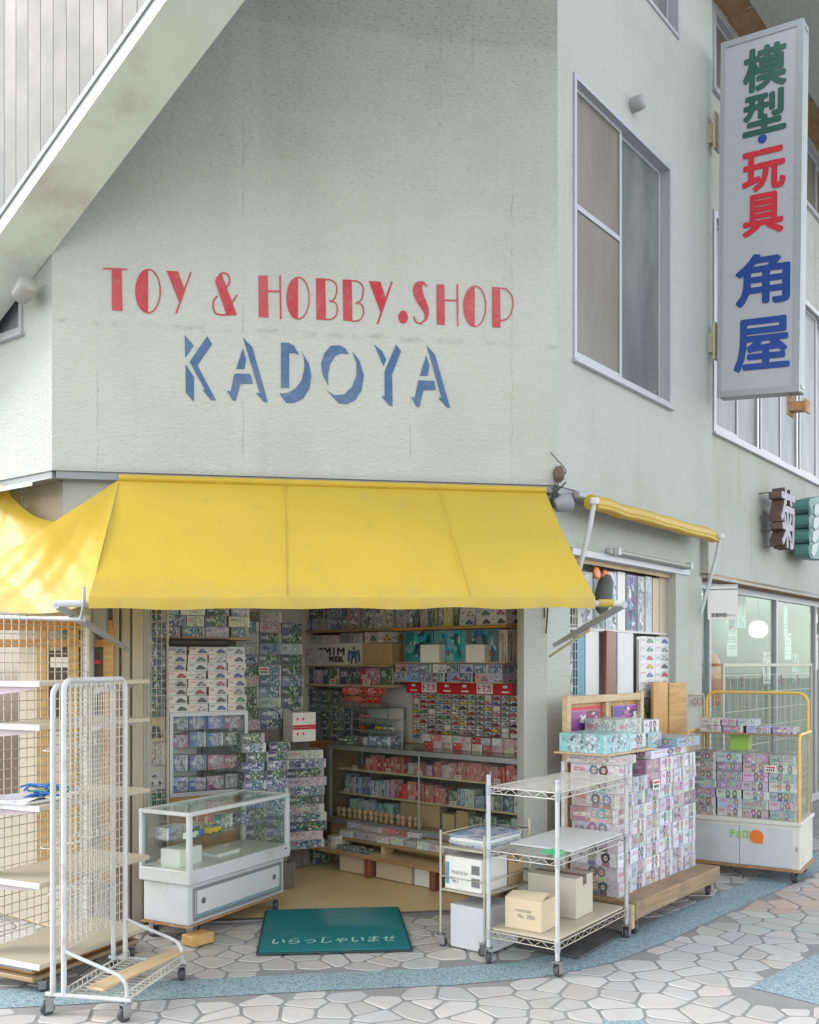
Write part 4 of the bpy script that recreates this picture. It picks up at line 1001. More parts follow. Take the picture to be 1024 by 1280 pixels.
x, z = FR.loc(1016, 757, .26); b = MB(); b.prism(fix([(-.2, -.02), (0, .1), (.2, -.02), (.2, -.1), (.05, -.02), (-.05, -.08), (-.15, -.1)]), -.004, .0); o = b.build('house_drawing', 'ink_brown', None, FR.m @ Matrix.Translation((x, .262, z))); tag(o, 'brown folded house shape printed on the notice at the picture edge', 'print')
sheet_thing('window_notice', 'tall white timetable sheet below the house notice at the picture edge', 1018, 815, .272, .3, .42, 'notice')
for i, (px, py, w, h, mt, c, lb_) in enumerate(((890, 810, .14, .42, 'art_poster', (.5, 1, 2), 'blue framed picture on the wall behind the pilaster'), (960, 835, .4, .4, 'notice', (1, 1, 1.2), 'grey printed leaflets on a rack inside the neighbouring shop'), (915, 800, .3, .35, 'notice', (.8, .9, .9), 'dim grey poster on the green inner wall next door'))):
    sheet_thing('wall_poster', lb_, px, py, 1.2 - .3*i, w, h, mt, color=c)
b = MB(); b.lathe([(.03, .2), (.14, .19), (.16, .12), (.15, -.12), (.1, -.17)], 18); f_ = onpx(890, 790, .42); o = b.build('round_lampshade', 'plastic_grey', None, f_.m); tag(o, 'dim grey round lampshade behind the glass beside the pilaster', 'lamp')
f_ = onpx(891, 850, .36); b = MB()
b.lathe([(.02, -.25), (.11, -.22), (.13, -.05), (.1, .1), (.05, .22), (.01, .26)], 14); o = b.build('toy_balloon', 'orange_plastic', None, f_.m); tag(o, 'orange balloon-like toy standing behind the glass beside the pilaster', 'toy')
b = MB(); b.bbox(3.3, 5.6, 1.3, 1.8, .01, 1.0, .02); o = b.build('reception_desk', 'white_board', None, FR.m); tag(o, 'pale reception desk inside the glazed neighbouring room', 'desk')

# ------------------------------------------------------------------ timber window and boxes behind the racks
tw = thing('timber_window', 'orange timber window frame with dark panes on the wall behind the rolling shelf', 'window frame', FC)
def fcx(px, y=0.0): return FC.t(px, y)
b = MB(); ya = .03
for px in (53, 93, 136): x_ = fcx(px, ya); MB().box(x_-.028, x_+.028, ya-.02, ya+.06, .3, 1.82).build('post', 'timber', tw)
for a, c, e in ((1.80, 1.86, .024), (1.70, 1.745, .022)): MB().box(fcx(-60), fcx(140), ya-e, ya+.05, a, c).build('rail', 'orange_wood', tw)
for a, c in ((58, 90), (98, 133)):
    b = MB(); b.box(fcx(a), fcx(c), ya+.01, ya+.03, 1.2, 1.68); b.build('dark_pane', 'brown_pane', tw)
b = MB(); b.box(fcx(62), fcx(88), ya-.01, ya+.008, 1.58, 1.64); b.build('paper_label', 'white_card', tw)
b = MB(); b.box(fcx(116), fcx(125), ya-.012, ya+.008, 1.60, 1.62); b.build('red_sticker', 'ink_red', tw)
b = MB(); x_ = fcx(112); b.tube((x_, -.04, .02), (x_, -.04, 2.1), .033, 10); o = b.build('downpipe', 'plastic_grey', None, FC.m); tag(o, 'grey downpipe running down the wall behind the white mesh stand', 'pipe')
b = MB(); b.bbox(fcx(117, -.02), fcx(134, -.02), -.07, .08, 1.78, 2.0, .01); o = b.build('meter_box', 'grey_board', None, FC.m); tag(o, 'grey electric meter box under the yellow awning by the timber window', 'meter')
for a, c, w_ in ((140, 149, 'nearest the timber window'), (152, 163, 'in the middle of three'), (165, 179, 'nearest the white mesh panel')):
    o = MB().bbox(fcx(a, .05), fcx(c, .05), .04, .12, .01, 2.5, .006).build('door_post', 'plaster_beige', None, FC.m); tag(o, 'beige door post at the shop entrance, ' + w_, 'door post')

# ------------------------------------------------------------------ rolling shelf of boards
def grid_panel(x0, x1, z0, z1, step, r=.0022, y=0.0, stepz=None):
    b = MB(); n = max(1, round((x1-x0)/step)); m = max(1, round((z1-z0)/(stepz or step)))
    for i in range(n+1): x_ = x0+(x1-x0)*i/n; b.box(x_-r, x_+r, y-r, y+r, z0, z1)
    for j in range(m+1): z_ = z0+(z1-z0)*j/m; b.box(x0, x1, y+r*.6, y+r*2.2, z_-r, z_+r)
    return b
FK2 = Fr(-1.77, 4.60, 64.4)
rk = thing('rolling_shelf', 'cream rolling display shelf with wire mesh back, five boards and stacked base', 'shelf', FK2)
for z_, d_, mt in ((1.515, .34, 'cream_board'), (1.305, .36, 'cream_board'), (.915, .40, 'cream_board'), (.545, .42, 'cream_board'), (.155, .46, 'cream_board')):
    b = MB(); b.bbox(0, .78, .0, d_, z_-.024, z_, .004); o = b.build('board', mt, rk)
    b = MB(); b.bbox(-.006, -.0005, .0, d_, z_-.026, z_+.002, .002); b.build('end_strip', 'white_board', rk)
    if z_ > .3:
        for x_ in (.02, .74):
            b = MB(); b.prism(fix([(.03, z_-.026), (d_+.02, z_-.026), (d_+.02, z_-.09), (d_-.05, z_-.065), (.1, z_-.045)]), 0, .004)
            b.build('shelf_bracket', 'mauve_plate', rk, Matrix.Translation((x_, 0, 0)) @ Matrix.Rotation(R(90), 4, 'Z'))
for z0, z1, mt, dx in ((.108, .13, 'grey_board', .03), (.085, .107, 'orange_wood', .06), (.062, .084, 'plywood', .02)):
    b = MB(); b.bbox(-.02+dx, .74+dx*.5, .03+dx, .47, z0, z1, .004); b.build('base_plank', mt, rk)
grid_panel(-.04, .80, .14, 1.86, .05, .0024, .475).build('wire_back', 'cream_wire', rk)
for x_ in (-.04, .80): MB().tube((x_, .475, .09), (x_, .475, 1.88), .013, 8).build('upright', 'white_wire', rk)
for x_, y_ in ((.06, .06), (.7, .06), (.06, .4), (.7, .4)): caster(rk, x_, y_, .062, .026)
o = MB().bbox(-.05, .07, -.006, .006, .2, 1.2, .003).build('grey_plank', 'grey_wood', None, FK2.m @ Matrix.Translation((.1, .44, 0)) @ Matrix.Rotation(R(-8), 4, 'Y')); tag(o, 'weathered grey plank leaning against the mesh back of the rolling shelf', 'plank')
b = MB(); b.add([(x*.32-.02, .08+y*.28, .916+.012+.018*math.sin(x*5+y*3)*math.cos(y*4)) for y in [i/8 for i in range(9)] for x in [i/8 for i in range(9)]], [(j*9+i, j*9+i+1, j*9+i+10, j*9+i+9) for j in range(8) for i in range(8)], 0, True)
b.bbox(-.02, .29, .08, .35, .917, .931, .004)
o = b.build('folded_sheet', 'cloth_white', None, FK2.m); tag(o, 'folded white plastic sheet lying on the middle board of the rolling shelf', 'sheet')
hg = thing('clip_bundle', 'tangle of blue and teal plastic clips on the middle shelf board', 'clips', FK2.sub(.26, .2, .916))
for i in range(26):
    b = MB(); a = random.uniform(0, 6.28); l = random.uniform(.03, .08); c = Vector((jit(.11), jit(.08), .012+random.random()*.05))
    b.path([c - Vector((math.cos(a)*l, math.sin(a)*l, jit(.01))), c + Vector((0, 0, .012)), c + Vector((math.cos(a)*l, math.sin(a)*l, jit(.01)))], .006, 5)
    b.build('clip', 'hanger_teal' if i % 4 == 0 else 'hanger_blue', hg)

# ------------------------------------------------------------------ white mesh stand
FST = Fr(-1.57, 4.36, 78.0)
ms = thing('mesh_stand', 'tall white double mesh display stand on casters with a board on its foot', 'display stand', FST)
def uframe(x0, x1, z0, z1, r, y, rad=.05):
    pts = [(x0, y, z0)] + [(x0+rad-rad*math.cos(R(a)), y, z1-rad+rad*math.sin(R(a))) for a in range(0, 91, 15)] + [(x1-rad+rad*math.sin(R(a)), y, z1-rad+rad*math.cos(R(a))) for a in range(0, 91, 15)] + [(x1, y, z0)]
    b = MB(); b.path(pts, r, 10); return b
for y_, z1, x1 in ((0, 1.525, .56), (.055, 1.50, .54)):
    uframe(0, x1, .09, z1, .0125, y_).build('frame', 'white_metal', ms)
    grid_panel(.012, x1-.012, .30, z1-.012, .044, .0019, y_, .047).build('wire_mesh', 'white_wire', ms)
for x_ in (0, .56):
    b = MB(); b.tube((x_, .09, .095), (x_, -.33, .095), .011, 8); b.build('foot', 'white_metal', ms)
    b = MB(); b.path(smooth([(x_, 0, .30), (x_, -.06, .275), (x_, -.24, .215), (x_, -.29, .19), (x_, -.31, .15), (x_, -.31, .10)], 4), .009, 8); b.build('brace', 'white_metal', ms)
    for y_ in (.07, -.31): caster(ms, x_, y_, .085, .032)
b = MB()
for y_ in (-.02, -.32): b.tube((0, y_, .10), (.56, y_, .10), .006, 6); b.tube((0, y_, .135), (.56, y_, .135), .004, 6)
for i in range(15): x_ = .56*i/14; b.path([(x_, -.02, .135), (x_, -.025, .098), (x_, -.315, .098), (x_, -.32, .135)], .0025, 4)
for j in range(4): b.tube((0, -.08-.06*j, .1), (.56, -.08-.06*j, .1), .0025, 4)
b.build('wire_tray', 'white_wire', ms)
b = MB(); b.bbox(-.08, .5, -.05, .05, -.006, .006, .003); b.build('foot_board', 'pale_wood', ms, Matrix.Translation((.1, -.16, .128)) @ Matrix.Rotation(R(-14), 4, 'Z') @ Matrix.Rotation(R(-2), 4, 'Y'))
for i, (z_, x_) in enumerate(((1.2, .08), (1.2, .25), (.98, .1), (.98, .3), (.75, .06), (.75, .22), (.75, .38), (.52, .12), (.52, .3))):
    b = MB(); b.path(smooth([(x_, .057, z_+.04), (x_, .057, z_), (x_+.005, .16, z_-.005), (x_+.11, .165, z_), (x_+.115, .06, z_), (x_+.115, .058, z_+.04)], 3), .003, 5); b.build('wire_hook', 'white_wire', ms)

# ------------------------------------------------------------------ toy cars
def car_mesh():
    b = MB()
    pr = [(-.5, .12), (.5, .12), (.5, .36), (.44, .45), (.24, .5), (-.46, .5), (-.5, .38)]
    n = len(pr)
    b.prism(pr, -.21, .21, 0)
    cab = [(-.36, .5), (.2, .5), (.06, .80), (-.26, .80)]
    b.prism(cab, -.175, .175, 1); b.box(-.25, .05, -.165, .165, .795, .83, 0)
    for x_ in (-.3, .29):
        for y_ in (-.2, .2): b.lathe([(.115, -.03), (.12, .03)], 10, (x_, y_, .12), 2, True, Matrix.Rotation(R(90), 4, 'X'))
    return b.mesh('toy_car', ['toy_paint', 'toy_window', 'toy_wheel'])
CAR = car_mesh()
CARCOL = {'red': (.6, .03, .03), 'yellow': (.75, .5, .03), 'white': (.75, .75, .73), 'blue': (.05, .14, .5), 'black': (.04, .04, .045), 'silver': (.45, .46, .48), 'green': (.05, .3, .08), 'orange': (.75, .25, .02), 'lime': (.4, .6, .04), 'pink': (.75, .25, .35), 'sky blue': (.2, .45, .6), 'maroon': (.3, .03, .05), 'grey': (.2, .2, .21)}
def toy_car(fr, x, y, z, l, color, label, group, rot=0.0, h=.62):
    o = bpy.data.objects.new('toy_car', CAR); COL.objects.link(o)
    o.matrix_world = fr.m @ Matrix.Translation((x, y, z)) @ Matrix.Rotation(R(rot), 4, 'Z') @ Matrix.Diagonal((l, l, l*h/.62*.72, 1))
    o.color = (*CARCOL[color], 1); return tag(o, label, 'toy car', group)

def stack(fr, x0, cols, z0, layers, w, h, d, y, mats, name, what, where, group, colors=((1, 1, 1),), gap=.003, jx=.006, jr=2.2):
    """columns of cartons piled on one another; cols is a count or a list of layer counts"""
    ls = cols if isinstance(cols, (list, tuple)) else [layers]*cols
    for c, nl in enumerate(ls):
        for l in range(nl):
            mt = mats if isinstance(mats, str) else random.choice(mats)
            lab = f'{what}, {ORD[c]} column, {DN(nl-1-l)}, {where}'
            card(name, fr, x0 + (c+.5)*(w+gap) + jit(jx), y + d/2 + jit(jx*2.2), z0 + l*h, w*random.uniform(.96, 1), d, h*.97, mt, lab, group, random.choice(colors), jit(jr))

def row(fr, x0, x1, y, z, items, name, what, where, group, d=.2):
    """cartons side by side: items = (width share, height, material, colour)"""
    tot = sum(i[0] for i in items); x = x0
    for k, (w, h, mt, c) in enumerate(items):
        ww = (x1-x0)*w/tot
        card(name, fr, x+ww/2, y+d/2+jit(.014), z, ww*random.uniform(.86, .97), d, h, mt, f'{what}, {ORD[k]} along, {where}', group, c, jit(4)); x += ww
def rnd_items(n, hs, mats, cols=((1, 1, 1),), ws=(1, 1.5)): return [(random.uniform(*ws), random.uniform(*hs), random.choice(mats), random.choice(cols)) for _ in range(n)]
def shelf_board(fr, x0, x1, y0, y1, z, label, mat='shelf_brown', th=.018):
    o = MB().bbox(x0, x1, y0, y1, z-th, z, .003).build('wall_shelf', mat, None, fr.m); return tag(o, label, 'shelf')
BL, WH, YE, PK, TE, PU = (.35, .5, 1.0), (1, 1, 1), (1, .85, .3), (1, .6, .75), (.45, .95, .95), (.7, .55, 1)

# ------------------------------------------------------------------ white glass showcase near the entrance
FSC = Fr(-1.24, 5.41, 62.0); SL, SD = .98, .385
sc = thing('rolling_showcase', 'low white rolling showcase with glass sides and sliding cupboard doors beside the doormat', 'showcase', FSC)
b = MB(); b.bbox(.02, SL-.03, .03, SD-.02, .11, .345, .006); b.build('cupboard', 'cabinet_white', sc)
b = MB(); b.box(.01, SL-.02, .025, SD-.015, .10, .11); b.build('base_rim', 'rust', sc)
for a, c, y_ in ((.09, SL*.5+.02, .022), (SL*.5-.02, SL-.1, .026)):
    b = MB(); b.bbox(a, c, y_-.004, y_+.003, .165, .30, .002); d_ = b.build('sliding_door', 'white_board', sc)
    x_ = a+.05 if a < .2 else c-.05
    b = MB(); b.lathe([(.018, -.001), (.018, .004)], 14, (x_, y_-.004, .235), 0, False, Matrix.Rotation(R(90), 4, 'X')); b.build('finger_pull', 'steel', d_)
b = MB(); b.box(.07, SL-.08, .0275, .0295, .145, .165); b.build('kick_strip', 'teal_strip', sc)
b = MB(); b.box(.06, SL-.07, .018, .029, .305, .318); b.box(.06, SL-.07, .018, .029, .132, .144); b.box(.06, .068, .018, .029, .144, .305); b.box(SL-.078, SL-.07, .018, .029, .144, .305); b.build('door_track', 'alu', sc)
b = MB(); b.bbox(0, SL, 0, SD, .345, .425, .006); b.build('plinth', 'cabinet_white', sc)
for x_ in (0, SL-.03):
    for y_ in (0, SD-.03): MB().bbox(x_+.001, x_+.029, y_+.001, y_+.029, .425, .735, .003).build('corner_post', 'cabinet_white', sc)
b = MB(); b.bbox(0, SL, 0, .03, .735, .757, .003); b.bbox(0, SL, SD-.03, SD, .735, .757, .003); b.bbox(0, .03, .03, SD-.03, .735, .757, .003); b.bbox(SL-.03, SL, .03, SD-.03, .735, .757, .003); b.build('top_frame', 'cabinet_white', sc)
for bx in ((.03, SL*.5, .012, .017, .425, .735), (SL*.5-.02, SL-.03, .019, .024, .425, .735), (.012, .017, .03, SD-.03, .425, .735), (SL-.017, SL-.012, .03, SD-.03, .425, .735), (.03, SL-.03, .03, SD-.03, .748, .753)):
    b = MB(); b.box(*bx); b.build('glass_pane', 'case_glass', sc)
b = MB(); b.box(.03, SL-.03, .12, SD-.03, .572, .578); b.build('glass_shelf', 'case_glass', sc)
b = MB(); b.box(SL-.06, SL-.045, -.004, .0, .40, .408); b.build('lock', 'ink_black', sc)
for x_, y_ in ((.07, .06), (SL-.08, .06), (.07, SD-.06), (SL-.08, SD-.06)): caster(sc, x_, y_, .10, .033)
o = MB().bbox(.0, .15, -.03, .08, .012, .0705, .006).build('wood_block', 'timber', None, FSC.m @ Matrix.Translation((-.02, -.02, 0)) @ Matrix.Rotation(R(-12), 4, 'Z')); tag(o, 'rough wooden block under the near caster of the white showcase', 'block')
for k, (x_, y_, z_, w, d, h, mt, c, lb_) in enumerate((
    (.13, .25, .579, .15, .1, .07, 'art_white', BL, 'white and blue car box on the glass shelf at the near end of the showcase'),
    (.30, .24, .579, .16, .11, .06, 'art_bright', YE, 'yellow car box on the glass shelf of the showcase'),
    (.44, .26, .579, .08, .08, .12, 'art_red', WH, 'upright red box on the glass shelf of the showcase'),
    (.55, .25, .579, .15, .11, .08, 'art_bright', (.1, .5, .45), 'teal box on the glass shelf at the middle of the showcase'),
    (.73, .25, .579, .17, .11, .07, 'art_mecha', (.6, .7, .6), 'grey green box on the glass shelf at the far end of the showcase'),
    (.16, .2, .426, .2, .14, .10, 'white_card', WH, 'plain white carton on the showcase floor'),
    (.5, .2, .426, .22, .16, .02, 'white_card', WH, 'flat white card lying on the showcase floor'))):
    card('toy_box', FSC, x_, y_, z_, w, d, h, mt, lb_, None, c, jit(8))
toy_car(FSC, .15, .12, .579, .12, 'white', 'white toy car on the glass shelf behind the showcase corner', None, 20)
toy_car(FSC, .22, .14, .579, .11, 'blue', 'blue toy car on the glass shelf of the showcase', None, 10)
toy_car(FSC, .36, .13, .579, .11, 'yellow', 'yellow toy car on the glass shelf of the showcase', None, 5)
o = MB().bbox(.1, .72, .28, .33, .43, .45, .003).build('wooden_strip', 'pale_wood', None, FSC.m); tag(o, 'pale wooden strip lying at the back of the showcase floor', 'strip')

# ------------------------------------------------------------------ upright glass cabinet with boxed cars, and the kits on it
FG = Fr(-1.612, 6.45, 32.2)
gc = thing('glass_cabinet', 'aluminium framed glass cabinet of boxed toy cars behind the white showcase', 'cabinet', FG)
GW, GD, GZ0, GZ1 = .563, .32, .70, 1.272
b = MB()
for x_ in (0, GW-.025):
    for y_ in (0, GD-.025): b.box(x_, x_+.025, y_, y_+.025, GZ0, GZ1)
for z_ in (GZ0, GZ1-.028):
    b.box(.025, GW-.025, .001, .025, z_, z_+.028); b.box(.025, GW-.025, GD-.025, GD-.001, z_, z_+.028); b.box(.001, .025, .025, GD-.025, z_, z_+.028); b.box(GW-.025, GW-.001, .025, GD-.025, z_, z_+.028)
b.build('frame', 'alu', gc)
for bx in ((.025, GW-.025, .010, .014, GZ0+.028, GZ1-.028), (.010, .014, .025, GD-.025, GZ0+.028, GZ1-.028), (GW-.014, GW-.01, .025, GD-.025, GZ0+.028, GZ1-.028), (.02, GW-.02, .02, GD-.02, GZ1-.006, GZ1-.001)):
    b = MB(); b.box(*bx); b.build('glass_pane', 'case_glass', gc)
b = MB(); b.box(.026, GW-.026, GD-.02, GD-.012, GZ0+.028, GZ1-.028); b.build('back_panel', 'dark_void', gc)
for z_ in (.868, 1.03, 1.15): b = MB(); b.box(.02, GW-.02, .03, GD-.03, z_-.006, z_); b.build('glass_shelf', 'case_glass', gc)
b = MB(); b.bbox(-.01, GW+.01, -.01, GD+.01, .012, GZ0-.001, .006); b.build('stand', 'shelf_brown', gc)
for r_, z_ in enumerate((.729, .869, 1.031, 1.151)):
    for c_ in range(4):
        col = pick((.06, .2, .75), (.06, .25, .8), (.6, .6, .65), (.1, .3, .7), (.65, .08, .3), (.15, .12, .12))
        card('toy_car_box', FG, .09+c_*.128, .12, z_, .115, .12, random.uniform(.085, .11), 'art_bright', f'boxed toy car, {ORD[c_]} along, {DN(3-r_)}, in the glass cabinet', 'boxed cars in the glass cabinet', col, jit(4))
stack(FG, -.01, [8, 9, 8, 8], GZ1+.001, 8, .138, .056, .24, .02, 'art_car', 'car_kit_box', 'white car kit box', 'on top of the glass cabinet', 'car kits piled on the glass cabinet', (WH, WH, (1, .95, .85), (.85, .95, 1)))
shelf_board(FG, -.08, .62, .0, .30, 1.785, 'dark shelf above the piled car kits under the awning', 'shelf_brown')
for k, (z_, n) in enumerate(((1.786, 4), (1.86, 4), (1.935, 4))):
    row(FG, -.06, .60, .05, z_, rnd_items(n, (.070, .073), ['art_dark', 'art_mecha', 'art_bright', 'art_white'], (WH, BL, YE, TE)), 'model_kit_box', 'dark kit box', f'{ORD[k]} tier of the shelf above the car kits', 'kits on the shelf above the glass cabinet', .2)
b = MB(); b.lathe([(.02, -.22), (.028, -.2), (.028, .2), (.02, .22)], 12, (.2, -.02, 1.745), 0, True, Matrix.Rotation(R(90), 4, 'Y')); o = b.build('poster_tube', 'ink_black', None, FG.m); tag(o, 'dark rolled tube lying under the shelf above the car kits', 'tube')
mp = thing('wire_screen', 'white wire mesh panel beside the piled car kits at the door post', 'mesh panel', FG.sub(-.20, -.03))
grid_panel(0, .17, .55, 2.08, .034, .002, 0, .05).build('wire_mesh', 'white_wire', mp)
b = MB(); b.tube((-.008, 0, .02), (-.008, 0, 2.1), .012, 8); b.build('upright', 'white_wire', mp); MB().tube((.178, 0, .02), (.178, 0, 2.1), .008, 8).build('upright', 'white_wire', mp)
for i in range(9):
    card('model_kit_box', FG, -.12, .12, .6+.16*i, .19, .2, .155, pick('art_white', 'art_dark', 'art_mecha', 'art_car'), f'kit box standing behind the narrow mesh panel, {ORD[8-i]} from the top', 'kits behind the mesh panel', pick(WH, YE, WH), jit(2))
# ------------------------------------------------------------------ shelves of dark kits further in
FA3 = Fr(-1.27, 7.16, 36.0)
o = MB().box(-.02, .62, .03, .3, .012, 1.10).build('plinth_cabinet', 'grey_wood', None, FA3.m); tag(o, 'dark cabinet buried under stacked kits beyond the glass cabinet', 'cabinet')
stack(FA3, -.01, [10, 11, 10], 1.101, 10, .185, .082, .26, .02, ['art_dark', 'art_mecha', 'art_dark', 'art_white'], 'model_kit_box', 'dark model kit box', 'in the stack past the glass cabinet', 'dark kits stacked beyond the glass cabinet', (WH, (.7, .8, 1.1), (1, .9, .8)))
for k, (x_, z_) in enumerate(((.46, 1.10), (.46, 1.212))):
    t_ = thing('white_carton', f'white carton with red stripe, {("lower", "upper")[k]} of the pair in front of the dark kits', 'carton', FA3.sub(x_, -.09, z_-.09))
    MB().bbox(-.1, .1, -.08, .08, 0, .11, .003).build('body', 'white_card', t_)
    MB().box(-.1005, .1005, -.0808, -.0802, .0 if k else .092, .016 if k else .108).build('red_stripe', 'ink_red', t_)
    for dx in (-.06, -.01): MB().prism(arc(dx, .06, .009, .012, 0, 345, 10)[::-1], -.0818, -.0806).build('stamp', 'ink_red', t_)
FP1 = Fr(-1.10, 6.62, 34.0)
o = MB().box(-.03, .36, .02, .36, .012, .19).build('low_platform', 'grey_wood', None, FP1.m); tag(o, 'low dark platform carrying piles of kits behind the showcase', 'platform')
stack(FP1, -.02, [14, 13], .191, 7, .17, .066, .26, .06, ['art_dark', 'art_mecha', 'art_dark'], 'model_kit_box', 'dark striped kit box', 'of the pile behind the showcase', 'pile of dark kits behind the showcase', (WH, (.7, .8, 1.1)), jx=.009, jr=4)
FP2 = Fr(-.95, 7.30, 24.0)
for l in range(11):
    card('model_kit_box', FP2, .16+jit(.014), .13+jit(.014), .179+.069*l, .35*random.uniform(.86, 1), .25, .067, ('art_white' if l % 3 == 1 else pick('art_dark', 'art_mecha')), f'large kit box, {DN(10-l)} in the leaning pile beside the glass counter', 'leaning pile beside the counter', pick(WH, (.8, .85, 1), (1, 1, .8)), jit(5))

# ------------------------------------------------------------------ glass counter
KL, KD = 1.98, .42
ct = thing('glass_counter', 'long aluminium glass counter full of red toy boxes inside the shop', 'counter', FK)
b = MB()
for x_ in (.08, KL-.03):
    for y_ in (0, KD-.03): b.box(x_, x_+.03, y_, y_+.03, .32, .95)
for z_, h in ((.32, .045), (.915, .035)):
    b.box(.11, KL-.03, .001, .03, z_, z_+h); b.box(.11, KL-.03, KD-.03, KD-.001, z_, z_+h); b.box(.081, .11, .03, KD-.03, z_, z_+h); b.box(KL-.03, KL-.001, .03, KD-.03, z_, z_+h)
b.build('frame', 'alu', ct)
for a, c, y_ in ((.11, 1.06, .008), (1.04, KL-.03, .016)):
    b = MB(); b.box(a, c, y_, y_+.005, .365, .915); b.build('glass_pane', 'case_glass', ct)
b = MB(); b.box(1.045, 1.055, .004, .0075, .365, .915); b.build('pane_edge', 'alu_pale', ct)
b = MB(); b.box(.09, .095, .03, KD-.03, .365, .915); b.build('glass_pane', 'case_glass', ct)
b = MB(); b.box(.085, KL-.005, .005, KD-.005, .951, .957); b.build('glass_top', 'case_glass', ct)
b = MB(); b.box(.11, KL-.03, KD-.02, KD-.012, .365, .915); b.build('back_panel', 'dark_void', ct)
b = MB(); b.box(.11, KL-.03, .03, KD-.025, .355, .366); b.build('floor_panel', 'shelf_brown', ct)
for z_ in (.56, .755):
    b = MB(); b.box(.11, KL-.03, .10, KD-.025, z_-.012, z_); b.build('inner_shelf', 'pale_wood', ct)
def counter_row(z, y, x0, x1, n, hs, mats, cols, what, where):
    row(FK, x0, x1, y, z, rnd_items(n, hs, mats, cols, (1, 1.2)), 'toy_box', what, where, 'toys inside the glass counter', .1)
counter_row(.756, .12, .38, .80, 6, (.09, .12), ['art_red'], (WH, (1.1, .8, .8)), 'small red toy box', 'on the upper shelf of the glass counter')
counter_row(.756, .14, .82, 1.08, 4, (.07, .09), ['art_bright', 'art_red'], (PK, WH), 'small lilac toy box', 'on the upper shelf of the glass counter')
counter_row(.756, .12, 1.1, 1.9, 11, (.09, .13), ['art_red', 'art_red', 'art_white'], (WH, (1, .7, .7)), 'red and white toy box', 'at the pillar end of the counter upper shelf')
counter_row(.561, .12, .16, .36, 3, (.12, .15), ['art_bright'], ((.12, .25, .8), (.5, .6, .9)), 'blue toy box', 'on the middle shelf of the glass counter')
counter_row(.561, .11, .42, .72, 4, (.11, .15), ['art_bright'], ((.1, .6, .7), (.8, .15, .35), (.1, .2, .75)), 'bright toy box', 'on the middle shelf of the glass counter')
counter_row(.561, .12, .74, 1.2, 5, (.11, .14), ['art_red'], ((1.1, .8, .5), WH), 'orange red toy box', 'on the middle shelf of the glass counter')
counter_row(.561, .12, 1.24, 1.9, 8, (.09, .13), ['art_white', 'art_mecha', 'art_dark'], (WH,), 'grey boxed toy', 'at the pillar end of the counter middle shelf')
counter_row(.367, .16, .18, .46, 4, (.12, .14), ['art_white'], (WH,), 'white toy box', 'on the counter floor')
counter_row(.367, .15, .47, .66, 2, (.12, .14), ['art_bright'], ((.15, .65, .75),), 'turquoise toy box', 'on the counter floor')
counter_row(.367, .17, .70, 1.12, 2, (.15, .17), ['cardboard'], (WH,), 'plain brown carton', 'on the counter floor')
counter_row(.367, .15, 1.16, 1.9, 6, (.11, .15), ['art_white', 'art_dark', 'cardboard'], (WH,), 'pale carton', 'at the pillar end of the counter floor')
for i in range(16):
    b = MB(); b.lathe([(.012, 0), (.018, .01), (.016, .032), (.009, .036), (.02, .044), (.024, .058), (.018, .074), (.004, .08)], 10); o = b.build('small_figure', 'skin_tan', None, FK.m @ Matrix.Translation((.14+.058*i, .075+jit(.01), .367)))
    tag(o, f'small round-headed wooden figure, {ORD[i]} in the line along the counter front', 'figurine', 'line of small figures in the counter')
# stepped ledges under the counter
lg = thing('display_ledge', 'two-step wooden ledge along the foot of the glass counter', 'ledge', FK)
b = MB(); b.bbox(.34, KL, -.15, -.01, .235, .258, .003); b.build('upper_step', 'plywood', lg)
b = MB(); b.bbox(-.10, KL, -.26, .0, .155, .178, .003); b.build('lower_step', 'pale_wood', lg)
b = MB(); b.bbox(-.10, KL, -.265, -.2605, .150, .18, .002); b.build('edge_strip', 'shelf_brown', lg)
for x_ in (.0, .75, 1.38, 1.93): b = MB(); b.bbox(x_-.02, x_+.03, -.25, -.19, .012, .154, .003); b.build('leg', 'red_brown_wood', lg)
for x_ in (.36, .8, 1.4, 1.9): b = MB(); b.box(x_, x_+.03, -.14, -.02, .1785, .2345); b.build('riser', 'pale_wood', lg)
b = MB(); b.bbox(.1, KL-.02, .02, KD-.02, .012, .318, .004); b.build('counter_base', 'shelf_brown', lg)
row(FK, .36, 1.95, -.14, .259, rnd_items(12, (.045, .055), ['art_white'], ((1, .92, .94),), (1, 1.1)), 'toy_box', 'flat white toy box with red end', 'on the upper step of the ledge', 'boxes on the counter ledge', .12)
row(FK, .34, 1.1, -.05, .312, rnd_items(6, (.035, .04), ['art_red', 'art_white'], (WH,), (1, 1.1)), 'toy_box', 'small red and white box', 'stacked against the counter foot', 'boxes on the counter ledge', .04)
row(FK, .22, .40, -.20, .179, rnd_items(3, (.04, .09), ['art_white', 'art_dark'], (WH,), (1, 1.3)), 'toy_box', 'flat toy packet', 'on the lower ledge beside the leaning pile', 'boxes on the counter ledge', .14)
row(FK, .42, .74, -.24, .179, rnd_items(4, (.03, .04), ['art_dark'], (WH,), (1, 1.3)), 'toy_box', 'small dark packet', 'on the lower step of the ledge', 'boxes on the counter ledge', .07)
for k, (a, c, h, mt) in enumerate(((-.06, .14, .12, 'art_dark'), (.42, .72, .13, 'cardboard_pale'), (.80, 1.16, .125, 'cardboard_pale'), (1.18, 1.34, .12, 'white_card'), (1.46, 1.84, .13, 'cardboard'))):
    card('carton', FK, (a+c)/2, -.11, .013, c-a, .17, h, mt, f'low carton under the ledge, {ORD[k]} along from the leaning pile', None, WH, jit(3), 'carton')
